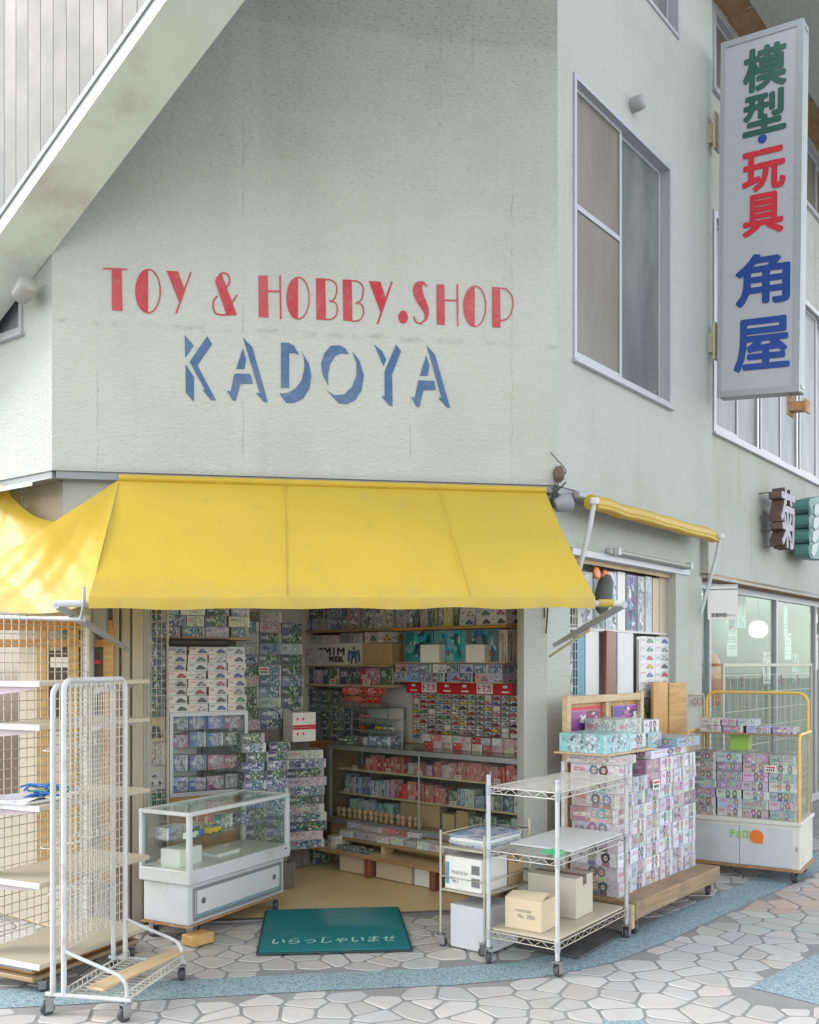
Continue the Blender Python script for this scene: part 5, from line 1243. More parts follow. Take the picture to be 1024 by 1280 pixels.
card('cash_box', FK, .25, .2, .958, .3, .2, .06, 'art_dark', 'dark box with orange print lying on the far end of the counter top', None, (1.2, .8, .5), 8)
card('toy_box', FK, .52, .22, .958, .22, .16, .07, 'art_mecha', 'grey boxed toy on the counter top before the small car case', None, BL, 4)
for t_ in range(2):
    row(FK, .90, 1.93, .24 - .02*t_, .958 + .052*t_, rnd_items(11, (.048, .051), ['art_white', 'art_red'], (PK, (1, .7, .75), WH), (1, 1.15)), 'toy_car_box', 'small pink and white car box', f'on the {("lower", "upper")[t_]} layer along the counter top', 'car boxes on the counter top', .1)

# ------------------------------------------------------------------ wall of toys behind the counter
k0_, k1_ = FB.t(520), FB.t(651)
rkx = thing('toy_car_rack', 'wall rack of die-cast toy cars under a red banner behind the counter', 'rack', FB)
RW, NC, NR, RZ0, RZ1 = k1_-k0_, 13, 9, 1.005, 1.365
FRK = FB.sub(k0_, -.08)
rkx.matrix_world = FRK.m
b = MB(); b.box(0, RW, .06, .07, RZ0, RZ1); b.build('back_board', 'white_card', rkx)
b = MB()
for i in range(NC+1): x_ = RW*i/NC; b.box(x_-.001, x_+.001, .035, .06, RZ0, RZ1)
b.build('divider', 'cream_board', rkx)
for j in range(NR+1):
    z_ = RZ0+(RZ1-RZ0)*j/NR; b = MB(); b.box(0, RW, .022, .0595, z_-.0015, z_+.001); b.build('rack_shelf', 'cream_board', rkx)
for j in range(NR):
    for i in range(NC):
        if random.random() < .07: continue
        cl = random.choice(list(CARCOL) + ['white', 'silver', 'white', 'grey']); x_ = RW*(i+.5)/NC
        toy_car(FRK, x_, .042, RZ0+(RZ1-RZ0)*j/NR+.002, .052, cl, f'{cl} toy car, {ORD[NR-1-j]} row, {ORD[i]} bay of the toy car rack', 'toy cars in the wall rack', 180*random.randint(0, 1)+jit(8), .54)
b = MB(); b.bbox(-.01, RW+.005, -.03, -.015, 1.368, 1.462, .003); bnr = b.build('banner', 'sign_red', rkx)
for x_ in (.16, .64):
    xx = RW*x_ if x_ < .5 else RW*.69
    b = MB(); b.box(xx-.005, xx+.145, -.034, -.0315, 1.376, 1.455); b.build('name_plate', 'white_card', bnr)
    lettering('name', 'トミカ', .12, .05, 'sign_red', bnr, Matrix.Translation((xx+.07, -.036, 1.415)), bold=.035)
for xx in (.02, .35, .52, .89):
    b = MB(); b.box(RW*xx+.02, RW*xx+.09, -.033, -.0305, 1.385, 1.397); b.box(RW*xx+.03, RW*xx+.07, -.033, -.0305, 1.42, 1.44); b.build('small_print', 'white_card', bnr)
shelf_board(FB, k0_-.05, k1_+.05, -.26, .01, 1.464, 'thin shelf over the red banner carrying car kits', 'pale_wood', .006)
stack(FB, k0_-.02, 8, 1.465, 2, .128, .068, .2, -.24, ['art_car', 'art_mecha'], 'car_kit_box', 'small car kit box', 'above the red banner', 'car kits above the banner', (BL, WH, (.6, .65, 1), (.9, .5, .5)))
shelf_board(FB, k0_-.05, k1_+.05, -.26, .01, 1.612, 'thin shelf under the big blue kit boxes', 'pale_wood', .008)
for k in range(3):
    card('large_kit_box', FB, k0_+.17+.315*k, -.12, 1.613, .31, .1, .245, 'art_big_blue', f'large blue kit box with sea scene, {ORD[k]} from the cardboard carton', 'large blue kit boxes', (1, 1, 1), jit(2))
card('model_kit_box', FB, k1_-.03, -.12, 1.613, .07, .12, .24, 'art_pastel', 'upright lilac kit box at the pillar end of the blue boxes', None, PK)
card('white_carton', FB, k0_+.36, -.22, 1.613, .18, .08, .135, 'white_card', 'small white carton in front of the first blue kit boxes', None, WH, 3, 'carton')
card('white_carton', FB, k0_+.80, -.22, 1.613, .18, .08, .13, 'white_card', 'small white carton before the blue kit box nearest the pillar', None, WH, -2, 'carton')
for px, py in ((560, 816), (614, 816)):
    x_, z_ = FB.loc(px, py, -.265); o = MB().prism(arc(0, 0, .016, .022, 0, 345, 12), -.002, .0).build('stamp', 'ink_brown', None, FB.m @ Matrix.Translation((x_, -.262, z_))); tag(o, f'brown round stamp on the white carton {"nearest the cardboard carton" if px < 600 else "nearest the pillar"}', 'stamp')
shelf_board(FB, k0_-.05, k1_+.05, -.26, .01, 1.885, 'reddish brown shelf board above the big blue kit boxes', 'orange_wood', .022)
row(FB, k0_-.05, k0_+.62, -.2, 1.886, [(random.uniform(.7, 1.2), random.uniform(.24, .27), m_, c_) for m_, c_ in (('art_tall', WH), ('art_tall', WH), ('art_dark', WH), ('art_white', WH), ('art_dark', WH), ('art_tall', (.5, .5, .5)), ('art_bright', (1, .8, .1)), ('art_dark', WH))], 'upright_kit_box', 'upright kit box', 'on the top shelf above the blue boxes', 'upright kits on the top shelf', .16)
stack(FB, k0_+.63, 3, 1.886, 4, .14, .064, .2, -.22, 'art_car', 'car_kit_box', 'flat car kit box', 'on the top shelf by the pillar', 'car kits on the top shelf', ((.85, .9, 1), WH))
# the deeper half of that wall
ka, kb = FB.t(384), FB.t(516)
shelf_board(FB, ka, kb-.02, -.28, .01, 1.885, 'dark shelf board under the mixed kits at the back of the shop', 'shelf_brown')
row(FB, ka, kb-.02, -.22, 1.886, [(1.2, .1, 'art_bright', BL), (.9, .1, 'art_pastel', PU), (.8, .11, 'art_mecha', WH), (.6, .22, 'art_tall', (.8, .5, .5)), (.6, .24, 'art_tall', WH), (.45, .24, 'art_tall', WH), (.4, .24, 'art_tall', YE)], 'model_kit_box', 'mixed kit box', 'on the back shelf nearest the floor', 'mixed kits on the back shelf', .18)
row(FB, ka, ka+.66, -.22, 1.99, [(1.2, .1, 'art_mecha', BL), (.9, .1, 'art_dark', WH), (.8, .11, 'art_mecha', WH)], 'model_kit_box', 'second tier kit box', 'on the back shelf', 'mixed kits on the back shelf', .18)
shelf_board(FB, ka, kb-.02, -.28, .01, 1.59, 'pale shelf under the long white robot box', 'pale_wood', .012)
bx = card('long_kit_box', FB, ka+.47, -.12, 1.591, .88, .12, .185, 'white_card', 'long white kit box with black letters and blue robots on the back shelf', None, WH)
fx = FB.sub(ka+.47, -.184, 1.591)
lt = thing('box_print', 'black letters on the long white kit box at the back', 'lettering', fx)
lettering('word', 'BM', .14, .062, 'ink_black', lt, Matrix.Translation((-.05, 0, .115)), bold=.06); lettering('word', '1M', .13, .062, 'ink_black', lt, Matrix.Translation((.12, 0, .115)), bold=.06); lettering('word', 'MODEL', .17, .045, 'ink_black', lt, Matrix.Translation((.09, 0, .05)), bold=.06)
for x_ in (-.4, .3):
    b = MB()      # small blue standing robot picture
    for pl in ([(-.03, .05), (.03, .05), (.045, .11), (-.045, .11)], [(-.045, .0), (-.02, .0), (-.005, .06), (-.03, .06)], [(.045, .0), (.02, .0), (.005, .06), (.03, .06)], [(-.075, .02), (-.05, .02), (-.04, .11), (-.065, .12)], [(.075, .02), (.05, .02), (.04, .11), (.065, .12)], [(-.015, .115), (.015, .115), (.012, .145), (-.012, .145)]):
        b.add([(x, -.0003*len(b.f), z) for x, z in fix(pl)], [list(range(len(pl)))])
    b.build('figure_print', 'paint_blue', lt, Matrix.Translation((x_, -.001, .01)))
card('white_carton', FB, ka+.28, -.24, 1.591, .34, .08, .13, 'art_white', 'pale carton with pink print in front of the long white kit box', None, (1.05, 1, 1), 0, 'carton')
card('cardboard_carton', FB, kb-.20, -.13, 1.591, .33, .16, .18, 'cardboard', 'plain brown cardboard carton beside the big blue kit boxes', None, WH, 0, 'carton')
row(FB, ka+.05, kb-.04, -.2, 1.776, rnd_items(7, (.06, .09), ['art_white', 'art_car', 'grey_board'], (WH, (1, .9, .9)), (1, 1.6)), 'car_kit_box', 'thin white kit box', 'lying above the long white robot box', 'thin kits above the robot box', .16)
row(FB, ka+.02, kb-.02, -.22, 1.43, [(1, .14, 'art_dark', (.6, .4, .4)), (1, .14, 'art_dark', (.6, .4, .4)), (.7, .12, 'art_white', PK), (1.3, .14, 'art_dark', BL), (1.5, .145, 'art_dark', WH), (1.5, .14, 'art_bright', (.9, .12, .3)), (1, .14, 'art_dark', YE)], 'toy_car_box', 'dark blister box', 'on the shelf under the robot box', 'dark boxes on the back shelf', .14)
shelf_board(FB, ka, kb-.02, -.28, .01, 1.429, 'brown shelf with dark blister boxes at the back of the shop', 'pale_wood')
row(FB, kb-.46, kb-.02, -.36, 1.35, rnd_items(6, (.055, .06), ['art_red'], ((1.2, .9, 1),), (1, 1.1)), 'toy_packet', 'small red packet', 'hung below the dark blister boxes', 'red packets at the back', .07)
row(FB, kb-.46, kb-.08, -.36, 1.29, rnd_items(5, (.05, .056), ['art_red'], ((.9, .5, .5), WH), (1, 1.1)), 'toy_packet', 'dark red packet', 'on the ledge above the small car case', 'red packets at the back', .07)
shelf_board(FB, kb-.5, kb, -.38, -.28, 1.289, 'narrow dark ledge carrying red packets', 'grey_wood', .03)
stack(FB, ka+.02, 5, .958, 7, .13, .06, .18, -.22, 'art_dark', 'model_kit_box', 'very dark kit box', 'low stack behind the counter', 'dark low stack at the back', ((.7, .7, .8), (1, .8, .8), (.8, .8, 1.1)))
o = MB().box(ka, .05, -.3, .0, .012, .957).build('low_cupboard', 'shelf_brown', None, FB.m); tag(o, 'brown cupboard under the dark stack of kits beside the counter', 'cupboard')
o = MB().box(.06, 1.7, -.065, .0, .012, .957).build('low_cupboard', 'shelf_brown', None, FB.m); tag(o, 'shallow brown cupboard between the counter and the toy car rack', 'cupboard')
cc_ = thing('car_case', 'small glass case of model cars on the cupboard behind the counter', 'case', FB.sub(kb-.45, -.26, .958))
b = MB()
for x_ in (0, .40):
    for y_ in (0, .2): b.box(x_, x_+.012, y_, y_+.012, 0, .29)
for z_ in (0, .278): b.box(.012, .40, .001, .012, z_, z_+.012); b.box(.012, .4, .2, .211, z_, z_+.012)
b.build('frame', 'alu', cc_)
b = MB(); b.box(.012, .4, .004, .007, .012, .278); b.build('glass_pane', 'case_glass', cc_)
b = MB(); b.box(.012, .4, .195, .199, .012, .278); b.build('back_panel', 'white_board', cc_)
for z_ in (.012, .10, .19): b = MB(); b.box(.012, .4, .02, .195, z_-.004, z_); b.build('case_shelf', 'white_board', cc_)
fcc = FB.sub(kb-.45, -.26, .958)
for i, (cl, x_, z_) in enumerate((('red', .06, .10), ('black', .16, .10), ('yellow', .25, .10), ('white', .35, .10), ('maroon', .08, .012), ('blue', .2, .012), ('silver', .32, .012), ('pink', .07, .19))):
    toy_car(fcc, x_, .09, z_, .09, cl, f'{cl} model car inside the small glass case behind the counter', None, jit(10))

# ------------------------------------------------------------------ doormat and tread plate
fm = G(320, 1197); FMt = Fr(fm.x, fm.y, 5.5)
mt_ = thing('doormat', 'teal entrance mat with pale cursive welcome lettering at the shop threshold', 'doormat', FMt)
b = MB(); b.bbox(0, .862, 0, .93, .012, .020, .003); b.build('rubber_edge', 'mat_rubber', mt_)
b = MB(); b.bbox(.012, .85, .012, .918, .0195, .027, .003); b.build('pile', 'mat_teal', mt_)
lettering('welcome_print', 'いらっしゃいませ', .70, .115, 'mat_print', mt_, Matrix.Translation((.43, .19, .0285)) @ Matrix.Rotation(R(-90), 4, 'X'), bold=.028, shear=.12)
tp = G(728, 1192); b = MB(); b.bbox(-.1, .52, -.05, .36, .012, .018, .002); o = b.build('tread_plate', 'tread_plate', None, Fr(tp.x-.02, tp.y-.02, 53.9).m); tag(o, 'ribbed steel plate on the paving under the wire shelf', 'plate')

# ------------------------------------------------------------------ wire shelf trolley
FM = Fr(.755, 4.90, 53.9); ML, MD = .866, .41
wt_ = thing('wire_trolley', 'three-tier wire shelf trolley on casters in front of the pillar', 'trolley', FM)
for x_ in (0, ML):
    for y_ in (0, MD):
        b = MB(); b.tube((x_, y_, .085), (x_, y_, 1.0), .0115, 10); p_ = b.build('post', 'white_metal', wt_)
        MB().lathe([(.0125, -.012), (.0135, 0), (.01, .008)], 10, (x_, y_, 1.0)).build('cap', 'alu_pale', p_)
        for z_ in (.17, .60, .94): MB().lathe([(.0145, -.03), (.0165, .025)], 10, (x_, y_, z_-.012)).build('collar', 'alu_pale', p_)
        caster(wt_, x_, y_, .085, .03)
def wire_shelf(z):
    b = MB()
    for (p, q) in (((0, 0), (ML, 0)), ((ML, 0), (ML, MD)), ((ML, MD), (0, MD)), ((0, MD), (0, 0))):
        p, q = Vector((*p, z)), Vector((*q, z)); L_ = (q-p).length; n = max(4, int(L_/.045))
        b.tube(p, q, .0036, 6); b.tube(p - Vector((0, 0, .032)), q - Vector((0, 0, .032)), .0032, 6)
        b.path([p.lerp(q, i/n) - Vector((0, 0, 0 if i % 2 else .032)) for i in range(n+1)], .0024, 4)
    n = int(ML/.03)
    for i in range(1, n): x_ = ML*i/n; b.tube((x_, 0, z), (x_, MD, z), .0017, 4)
    for y_ in (MD*.33, MD*.66): b.tube((0, y_, z-.005), (ML, y_, z-.005), .003, 4)
    return b
for z_ in (.17, .60, .94): wire_shelf(z_).build('wire_shelf', 'cream_wire' if z_ < .5 else 'chrome_wire', wt_)
o = MB().bbox(.2, ML-.015, .012, MD-.012, .605, .613, .002).build('loose_board', 'white_board', None, FM.m); tag(o, 'white board lying on the middle tier of the wire trolley', 'board')
o = MB().bbox(.012, ML-.012, .012, MD-.012, .1745, .188, .002).build('liner_board', 'cream_board', None, FM.m); tag(o, 'cream board lining the lowest tier of the wire trolley', 'board')
b = MB(); b.add([(.03, -.004, .614), (.18, .006, .615), (.19, .07, .6145), (.10, .085, .622), (.02, .06, .615), (.03, -.012, .575), (.12, -.012, .57)], [(0, 1, 2, 3, 4), (5, 6, 1, 0)]); o = b.build('green_tape', 'tape_green', None, FM.m @ Matrix.Translation((.01, .05, 0))); tag(o, 'torn strip of green tape at the front of the middle trolley tier', 'tape')

def carton(name, fr, x, y, z, w, d, h, mat, label, rot=0, tape=True, flap=False, writing=None):
    f = fr.sub(x, y, z, rot); t_ = thing(name, label, 'carton', f)
    MB().bbox(-w/2, w/2, -d/2, d/2, 0, h, .003).build('body', mat, t_)
    if tape: MB().box(-w/2-.0006, w/2+.0006, -.024, .024, h-.05, h+.0008).build('tape', 'tape_brown', t_)
    MB().box(-w/2+.004, w/2-.004, -.0012, .0012, h+.0004, h+.0012).build('seam', 'ink_brown', t_)
    if flap:
        b = MB(); b.add([(-w/2, -d/2, h), (w/2, -d/2, h), (w/2, -.01, h+.03), (-w/2, -.01, h+.018), ], [(0, 1, 2, 3)]); b.build('flap', mat, t_)
    if writing:
        for i, (s, hh, zz) in enumerate(writing): lettering('writing', s, w*.45, hh, 'ink_grey', t_, Matrix.Translation((.02*i, -d/2-.002, h*zz)), bold=.0)
    return t_
carton('cardboard_carton', FM, .16, .235, .189, .22, .20, .165, 'cardboard_pale', 'open cardboard carton on the lowest tier of the wire trolley', -89, False, True, (('お徳用玩具', .016, .62), ('No. 2003', .022, .45)))
carton('cardboard_carton', FM, .52, .25, .189, .30, .22, .225, 'cardboard_grey', 'taller grey-beige carton behind the open one on the wire trolley', -89)
# ------------------------------------------------------------------ small wire cart with magazines
FV = Fr(.177, 5.44, -39.0); VL, VD = .30, .46
vc = thing('wire_cart', 'narrow wire cart with a tray of magazines between counter and trolley', 'cart', FV)
for x_ in (0, VL):
    for y_ in (0, VD): MB().tube((x_, y_, .07), (x_, y_, .66 if y_ == 0 else .70), .007, 8).build('post', 'cream_wire', vc)
for z_ in (.33, .57):
    b = MB(); b.bbox(.0, VL, .0, VD, z_-.012, z_, .003); b.path([(0, 0, z_+.07), (VL, 0, z_+.07), (VL, VD, z_+.07), (0, VD, z_+.07)], .0045, 6, closed=True); b.build('tray', 'cream_wire', vc)
for x_ in (0, VL):
    for y_ in (0, VD): caster(vc, x_, y_, .072, .024)
for k in range(4):
    card('magazine', FV, VL/2+jit(.01), VD/2+jit(.01), .571+.016*k, .25, .36, .0155, ('art_bright', 'art_white', 'white_card', 'art_bright')[k], f'glossy magazine, {ORD[3-k]} from the top of the pile on the narrow wire cart', 'magazines on the wire cart', ((.3, .5, 1), WH, WH, (.35, .55, 1.0))[k], jit(3), 'magazine')
lb_ = carton('white_carton', FV, .14, .15, .331, .25, .26, .185, 'white_card', 'white shipping carton with blue label on the narrow wire cart', 0, False)
MB().box(-.118, -.095, -.133, -.1315, .03, .15).build('blue_label', 'mosaic_blue', lb_)
lettering('print', 'Model Kit Set', .11, .022, 'ink_grey', lb_, Matrix.Translation((-.02, -.133, .1))); lettering('print', 'No. 5', .04, .018, 'ink_black', lb_, Matrix.Translation((-.05, -.133, .05)))
b = MB()
for i in range(12): b.box(.06+.0045*i, .06+.0045*i+.002*(1+i % 2), -.133, -.1315, .1, .15)
b.box(.06, .115, -.133, -.1316, .03, .08); b.build('barcode', 'ink_grey', lb_)
carton('brown_carton', FV, .15, .37, .331, .24, .15, .17, 'cardboard', 'brown carton behind the labelled one on the narrow wire cart', 0)
carton('storage_box', FV.sub(.19, .16), 0, 0, .012, .26, .3, .24, 'cabinet_white', 'plain pale grey box on the ground under the narrow wire cart', 0, False)

# ------------------------------------------------------------------ wooden dolly with piled anime kits
FD = Fr(1.33, 5.62, 51.4)
dl = thing('wooden_dolly', 'plywood dolly on casters carrying the big pile of pastel kits', 'dolly', FD)
b = MB(); b.bbox(0, 1.32, .0, .13, .10, .20, .006); b.build('front_beam', 'plywood', dl)
b = MB(); b.bbox(0, 1.32, .134, .58, .172, .199, .004); b.build('deck', 'plywood', dl)
for x_ in (.02, 1.2): b = MB(); b.bbox(x_, x_+.09, .02, .56, .088, .0995, .003); b.bbox(x_, x_+.09, .14, .56, .10, .171, .003); b.build('cross_beam', 'timber', dl)
b = MB(); b.bbox(-.035, -.001, .01, .07, .05, .19, .004); b.build('end_block', 'pale_wood', dl)
for x_, y_ in ((.06, .06), (1.25, .06), (.06, .5), (1.25, .5)): caster(dl, x_, y_, .088, .034)
COLS = ((1, .97, 1), (.9, .92, 1.1), (1, .85, .95), (.85, 1, 1.05), (1, .8, .9), (.9, .85, 1.1), (1, .98, .9))
NLv = [9, 8, 9, 9, 9, 9]
for c_ in range(6):
    cc = COLS[(c_*3) % 7]
    for l in range(NLv[c_]):
        if l % 4 == 3: cc = random.choice(COLS)
        cl = (.85, .42, .62) if (c_, l) in ((0, 5), (0, 6), (2, 7), (2, 8), (5, 5)) else cc
        card('anime_kit_box', FD, .04+.2*c_+.1+jit(.006), .30+jit(.008), .2005+.088*l, .19, .32, .086, 'art_lilac' if cl[1] > .6 else 'art_pastel', f'pastel kit box, {ORD[c_]} column, {DN(NLv[c_]-1-l)}, on the plywood dolly', 'pastel kits piled on the dolly', cl, jit(1.5))
for k, (x_, y_, z_, w, d, h, mt, c, rot, lb_) in enumerate((
    (.80, .27, .994, .62, .25, .05, 'art_lilac', (.85, .95, 1.1), 2, 'wide flat kit box lying across the far top of the dolly pile'),
    (1.05, .25, .994, .32, .28, .06, 'art_pastel', TE, -4, 'turquoise kit box at the far end on top of the dolly pile'),
    (.14, .30, .994, .22, .36, .05, 'art_white', WH, 3, 'white kit box on the near end of the dolly pile'))):
    if k < 1: z_ = .994
    if k == 1: z_ = 1.046
    card('anime_kit_box', FD, x_, y_, z_, w, d, h, mt, lb_, None, c, rot)
# teal and white kit boxes on their own shelf board above the pile
o = MB().bbox(-.03, .62, .16, .54, 1.048, 1.060, .003).build('loose_board', 'pale_wood', None, FD.m); tag(o, 'pale loose board bridging the top of the dolly pile', 'board')
card('anime_kit_box', FD, .14, .34, 1.061, .32, .32, .115, 'art_bright', 'teal kit box with robot art on the loose board above the dolly pile', None, (.35, .75, .75), -2)
card('anime_kit_box', FD, .47, .36, 1.063, .28, .28, .09, 'art_lilac', 'blue and white kit box, the lower behind the teal one', None, (.6, .95, 1.05), 3)
card('anime_kit_box', FD, .46, .38, 1.154, .30, .24, .095, 'art_white', 'cream and white kit box topmost behind the teal robot box', None, (1, .98, .9), -3)
card('anime_kit_box', FD, .76, .36, 1.048, .22, .26, .10, 'art_bright', 'turquoise kit box with white window beyond the cream one', None, (.4, .9, .9), 2)
card('anime_kit_box', FD, .76, .37, 1.149, .22, .24, .08, 'art_lilac', 'lilac kit box on the turquoise one above the dolly pile', None, WH, -2)
# ------------------------------------------------------------------ wooden poster frame beside the pillar
FW = FR.sub(0, -.10); x0, x1 = FW.t(706), FW.t(802)
pf = thing('poster_stand', 'pale wooden lattice frame holding two anime posters beside the pillar', 'frame', FW)
for a, c, z_ in ((x0, x0+.05, 1.40), (x1-.05, x1, 1.41)): MB().bbox(a, c, -.02, .02, .02, z_, .004).build('stile', 'pale_wood', pf)
for a, c in ((1.345, 1.395), (.93, .97)): MB().bbox(x0+.051, x1-.051, -.018, .018, a, c, .004).build('rail', 'pale_wood', pf)
xm = FW.t(757); b = MB(); b.bbox(xm-.02, xm+.02, -.0175, .0175, .971, 1.344, .003); b.build('mullion', 'pale_wood', pf)
b = MB(); b.box(x0+.05, x1-.05, .0185, .026, .95, 1.36); b.build('backing', 'panel_wood', pf)
for a, c, mt, col, z0, z1, lb_ in ((713, 752, 'art_poster', (1, .6, 1), .98, 1.31, 'dark purple poster'), (768, 799, 'art_poster', (.6, .9, 2), .98, 1.325, 'blue and silver poster')):
    xa, xb = FW.t(a), FW.t(c)
    o = card('poster', None, (xa+xb)/2, .0125, z0+.01, (xb-xa), .004, z1-z0-.02, mt, None, None, col, parent=pf); o['label'] = lb_
    if a < 730: MB().box(xa-.025, xb+.025, .0155, .0175, z0-.005, z1+.012).build('red_border', 'ink_red', pf)
# ------------------------------------------------------------------ goods in the side doorway
def door_box(name, pxa, pxb, y, z0, z1, mat, label, color=WH, d=.05, cat='box', group=None):
    xa, xb = FRl.t(pxa, y), FRl.t(pxb, y); return card(name, FRl, (xa+xb)/2, y+d/2, z0, xb-xa-.006, d, z1-z0, mat, label, group, color, 0, cat)
o = MB().bbox(SX0+.05, FRl.t(842, .06), .05, .22, 1.835, 1.852, .003).build('wall_shelf', 'white_board', None, FRl.m); tag(o, 'white shelf carrying the tall boxes in the side doorway', 'shelf')
for k, (a, c, mt, col, h) in enumerate(((722, 741, 'art_tall', WH, .40), (742, 756, 'art_dark', WH, .36), (757, 771, 'art_tall', (.8, .8, .8), .43), (772, 782, 'white_card', WH, .44), (783, 796, 'art_poster', (.8, 1.6, 1.8), .43), (797, 806, 'art_tall', WH, .43), (807, 815, 'art_white', WH, .44))):
    door_box('upright_kit_box', a, c, .07, 1.853, 1.853+h, mt, f'tall upright kit box, {ORD[k]} from the pillar on the side doorway shelf', col, .12, group='tall kits in the side doorway')
door_box('brown_carton', 816, 832, .07, 1.853, 2.29, 'cardboard_pale', 'tall plain brown carton on the side doorway shelf', WH, .12, 'carton')
door_box('thin_board', 833, 838, .07, 1.853, 2.29, 'mauve_plate', 'thin mauve board standing beside the brown carton in the side doorway', WH, .1, 'panel')
for k, (a, c, z0, z1, mt, lb_, cat) in enumerate(((722, 731, 1.3, 1.83, 'mosaic_blue', 'narrow blue kit box behind the mesh in the side doorway', 'box'), (732, 749, 1.28, 1.834, 'white_board', 'plain white upright panel nearest the pillar in the side doorway', 'panel'), (772, 792, 1.28, 1.834, 'white_board', 'plain white upright panel between brown plank and catalogue', 'panel'))):
    door_box('upright_board', a, c, .05, z0, z1, mt, lb_, WH, .06, cat)
x_ = FRl.t(761, .03); o = MB().bbox(-.075, .075, -.015, .015, .0, .64, .004).build('brown_plank', 'red_brown_wood', None, FRl.m @ Matrix.Translation((x_, .03, 1.2)) @ Matrix.Rotation(R(1.5), 4, 'Y')); tag(o, 'reddish brown varnished plank between the white panels in the side doorway', 'plank')
# catalogue sheet of cars
xa, xb = FRl.t(796, .04), FRl.t(838, .04); cs = thing('catalogue_sheet', 'white catalogue sheet with rows of printed cars in the side doorway', 'poster', FRl.sub(xa, .035, 1.34))
wS, hS = xb-xa, .47
MB().box(0, wS, .002, .006, 0, hS).build('paper', 'white_card', cs)
for j in range(7):
    for i in range(2):
        o = card('car_picture', None, wS*(.29+.44*i), .0005, .015+j*hS/7, wS*.40, .002, hS/7*.86, 'art_car', None, None, pick(WH, (.9, .95, 1)), parent=cs)
b = MB(); b.box(.004, .03, -.0012, .0018, .02, hS-.02); b.build('title_strip', 'ink_grey', cs)
for a, c, mt, z1, lb_ in ((815, 833, 'panel_wood', 1.46, 'orange wooden board leaning in the side doorway'), (835, 857, 'timber', 1.45, 'paler wooden board leaning at the far jamb of the side doorway')):
    xa, xb = FRl.t(a, -.03), FRl.t(c, -.03); o = MB().bbox(xa, xb, -.045, -.02, .012, z1, .004).build('wooden_board', mt, None, FRl.m); tag(o, lb_, 'board')
o = MB().bbox(FRl.t(834), FRl.t(850), .06, .1, .012, 2.31, .004).build('sliding_screen', 'cream_board', None, FRl.m); tag(o, 'cream sliding door panel at the far side of the side doorway', 'door')
for k, (z0, z1) in enumerate(((.7, .85), (.86, .98), (.99, 1.12), (1.13, 1.33))):
    door_box('model_kit_box', 800, 814, .03, z0, z1, 'art_dark', f'dark kit box below the catalogue sheet, {ORD[3-k]} from the top', WH, .2, group='kits below the catalogue')
mp = thing('wire_screen', 'narrow white mesh panel beside the pillar in the side doorway', 'mesh panel', FRl.sub(SX0+.03, .02))
grid_panel(0, .11, .9, 2.05, .036, .002, 0, .06).build('wire_mesh', 'white_wire', mp)
card('model_kit_box', FRl, SX0+.09, .1, 1.22, .1, .08, .6, 'art_tall', 'colourful tall carton behind the narrow mesh panel', None, (.5, 1, 1.4))
fn = thing('fishing_net', 'orange-rimmed dark net hanging in the side doorway beside the awning', 'net', FRl.sub(FRl.t(752, -.04), -.06, 2.10))
b = MB(); b.lathe([(.01, -.16), (.05, -.12), (.065, -.02), (.055, .08), (.03, .13)], 14, (0, 0, 0), 0, True, Matrix.Rotation(R(22), 4, 'Y')); b.build('net_bag', 'dark_net', fn)
for x_, z_ in ((-.085, .13), (.045, .12)): b = MB(); b.lathe([(.004, -.012), (.03, -.011), (.046, -.004), (.046, .004), (.03, .011), (.004, .012)], 14, (x_, .01, z_), 0, True, Matrix.Rotation(R(82), 4, 'X')); b.build('float', 'orange_plastic', fn)

# ------------------------------------------------------------------ white cabinet cart with cage at the corner of the street
FQ = Fr(2.12, 7.38, -31.5); QW, QD = .83, .55
qc = thing('cabinet_cart', 'white cabinet cart with a yellow tube cage full of pastel kits by the pilaster', 'cart', FQ)
b = MB(); b.bbox(0, QW, 0, QD, .10, .425, .006); b.build('cabinet', 'cabinet_old', qc)
b = MB(); b.bbox(-.012, QW+.012, -.012, QD+.012, .085, .104, .003); b.build('base_board', 'rust', qc)
b = MB(); b.bbox(-.012, QW+.012, -.014, QD+.012, .42, .45, .004); b.build('top_board', 'cabinet_old', qc)
for a, c in ((.012, QW*.49-.003), (QW*.49+.003, QW-.05)):
    b = MB(); b.bbox(a, c, -.012, -.001, .112, .395, .002); b.build('door', 'cabinet_white', qc)
b = MB(); b.box(QW-.03, QW-.015, -.006, -.001, .24, .27); b.build('lock', 'steel', qc)
lettering('name_print', 'チョロ', .135, .06, 'pale_green', qc, Matrix.Translation((.40, -.0145, .335)), bold=.05)
b = MB(); b.lathe([(.026, 0), (.05, .0), (.05, .003), (.026, .003)], 20, (.53, -.0155, .325), 0, False, Matrix.Rotation(R(90), 4, 'X')); b.box(.545, .575, -.019, -.0155, .278, .30); b.build('name_print', 'orange_plastic', qc)
for x_, y_ in ((.05, .05), (QW-.05, .05), (.05, QD-.05), (QW-.05, QD-.05)): caster(qc, x_, y_, .084, .032)
uframe(.03, QW-.03, .45, 1.375, .0125, QD-.03, .08).build('rear_hoop', 'yellow_tube', qc)
for x_ in (.01, QW-.01):
    b = MB(); pts = [(x_, .02, .45)] + [(x_, .07-.05*math.cos(R(a)), 1.03+.05*math.sin(R(a))) for a in range(0, 91, 18)] + [(x_, QD-.05, 1.08)]; b.path(pts, .012, 10); b.build('side_hoop', 'yellow_tube', qc)
grid_panel(.04, QW-.04, .47, 1.36, .052, .0022, QD-.03).build('rear_mesh', 'cream_wire', qc)
for x_ in (.01, QW-.01):
    o = grid_panel(.03, QD-.06, .47, 1.06, .052, .0022, 0).build('side_mesh', 'cream_wire', qc, Matrix.Translation((x_, 0, 0)) @ Matrix.Rotation(R(90), 4, 'Z'))
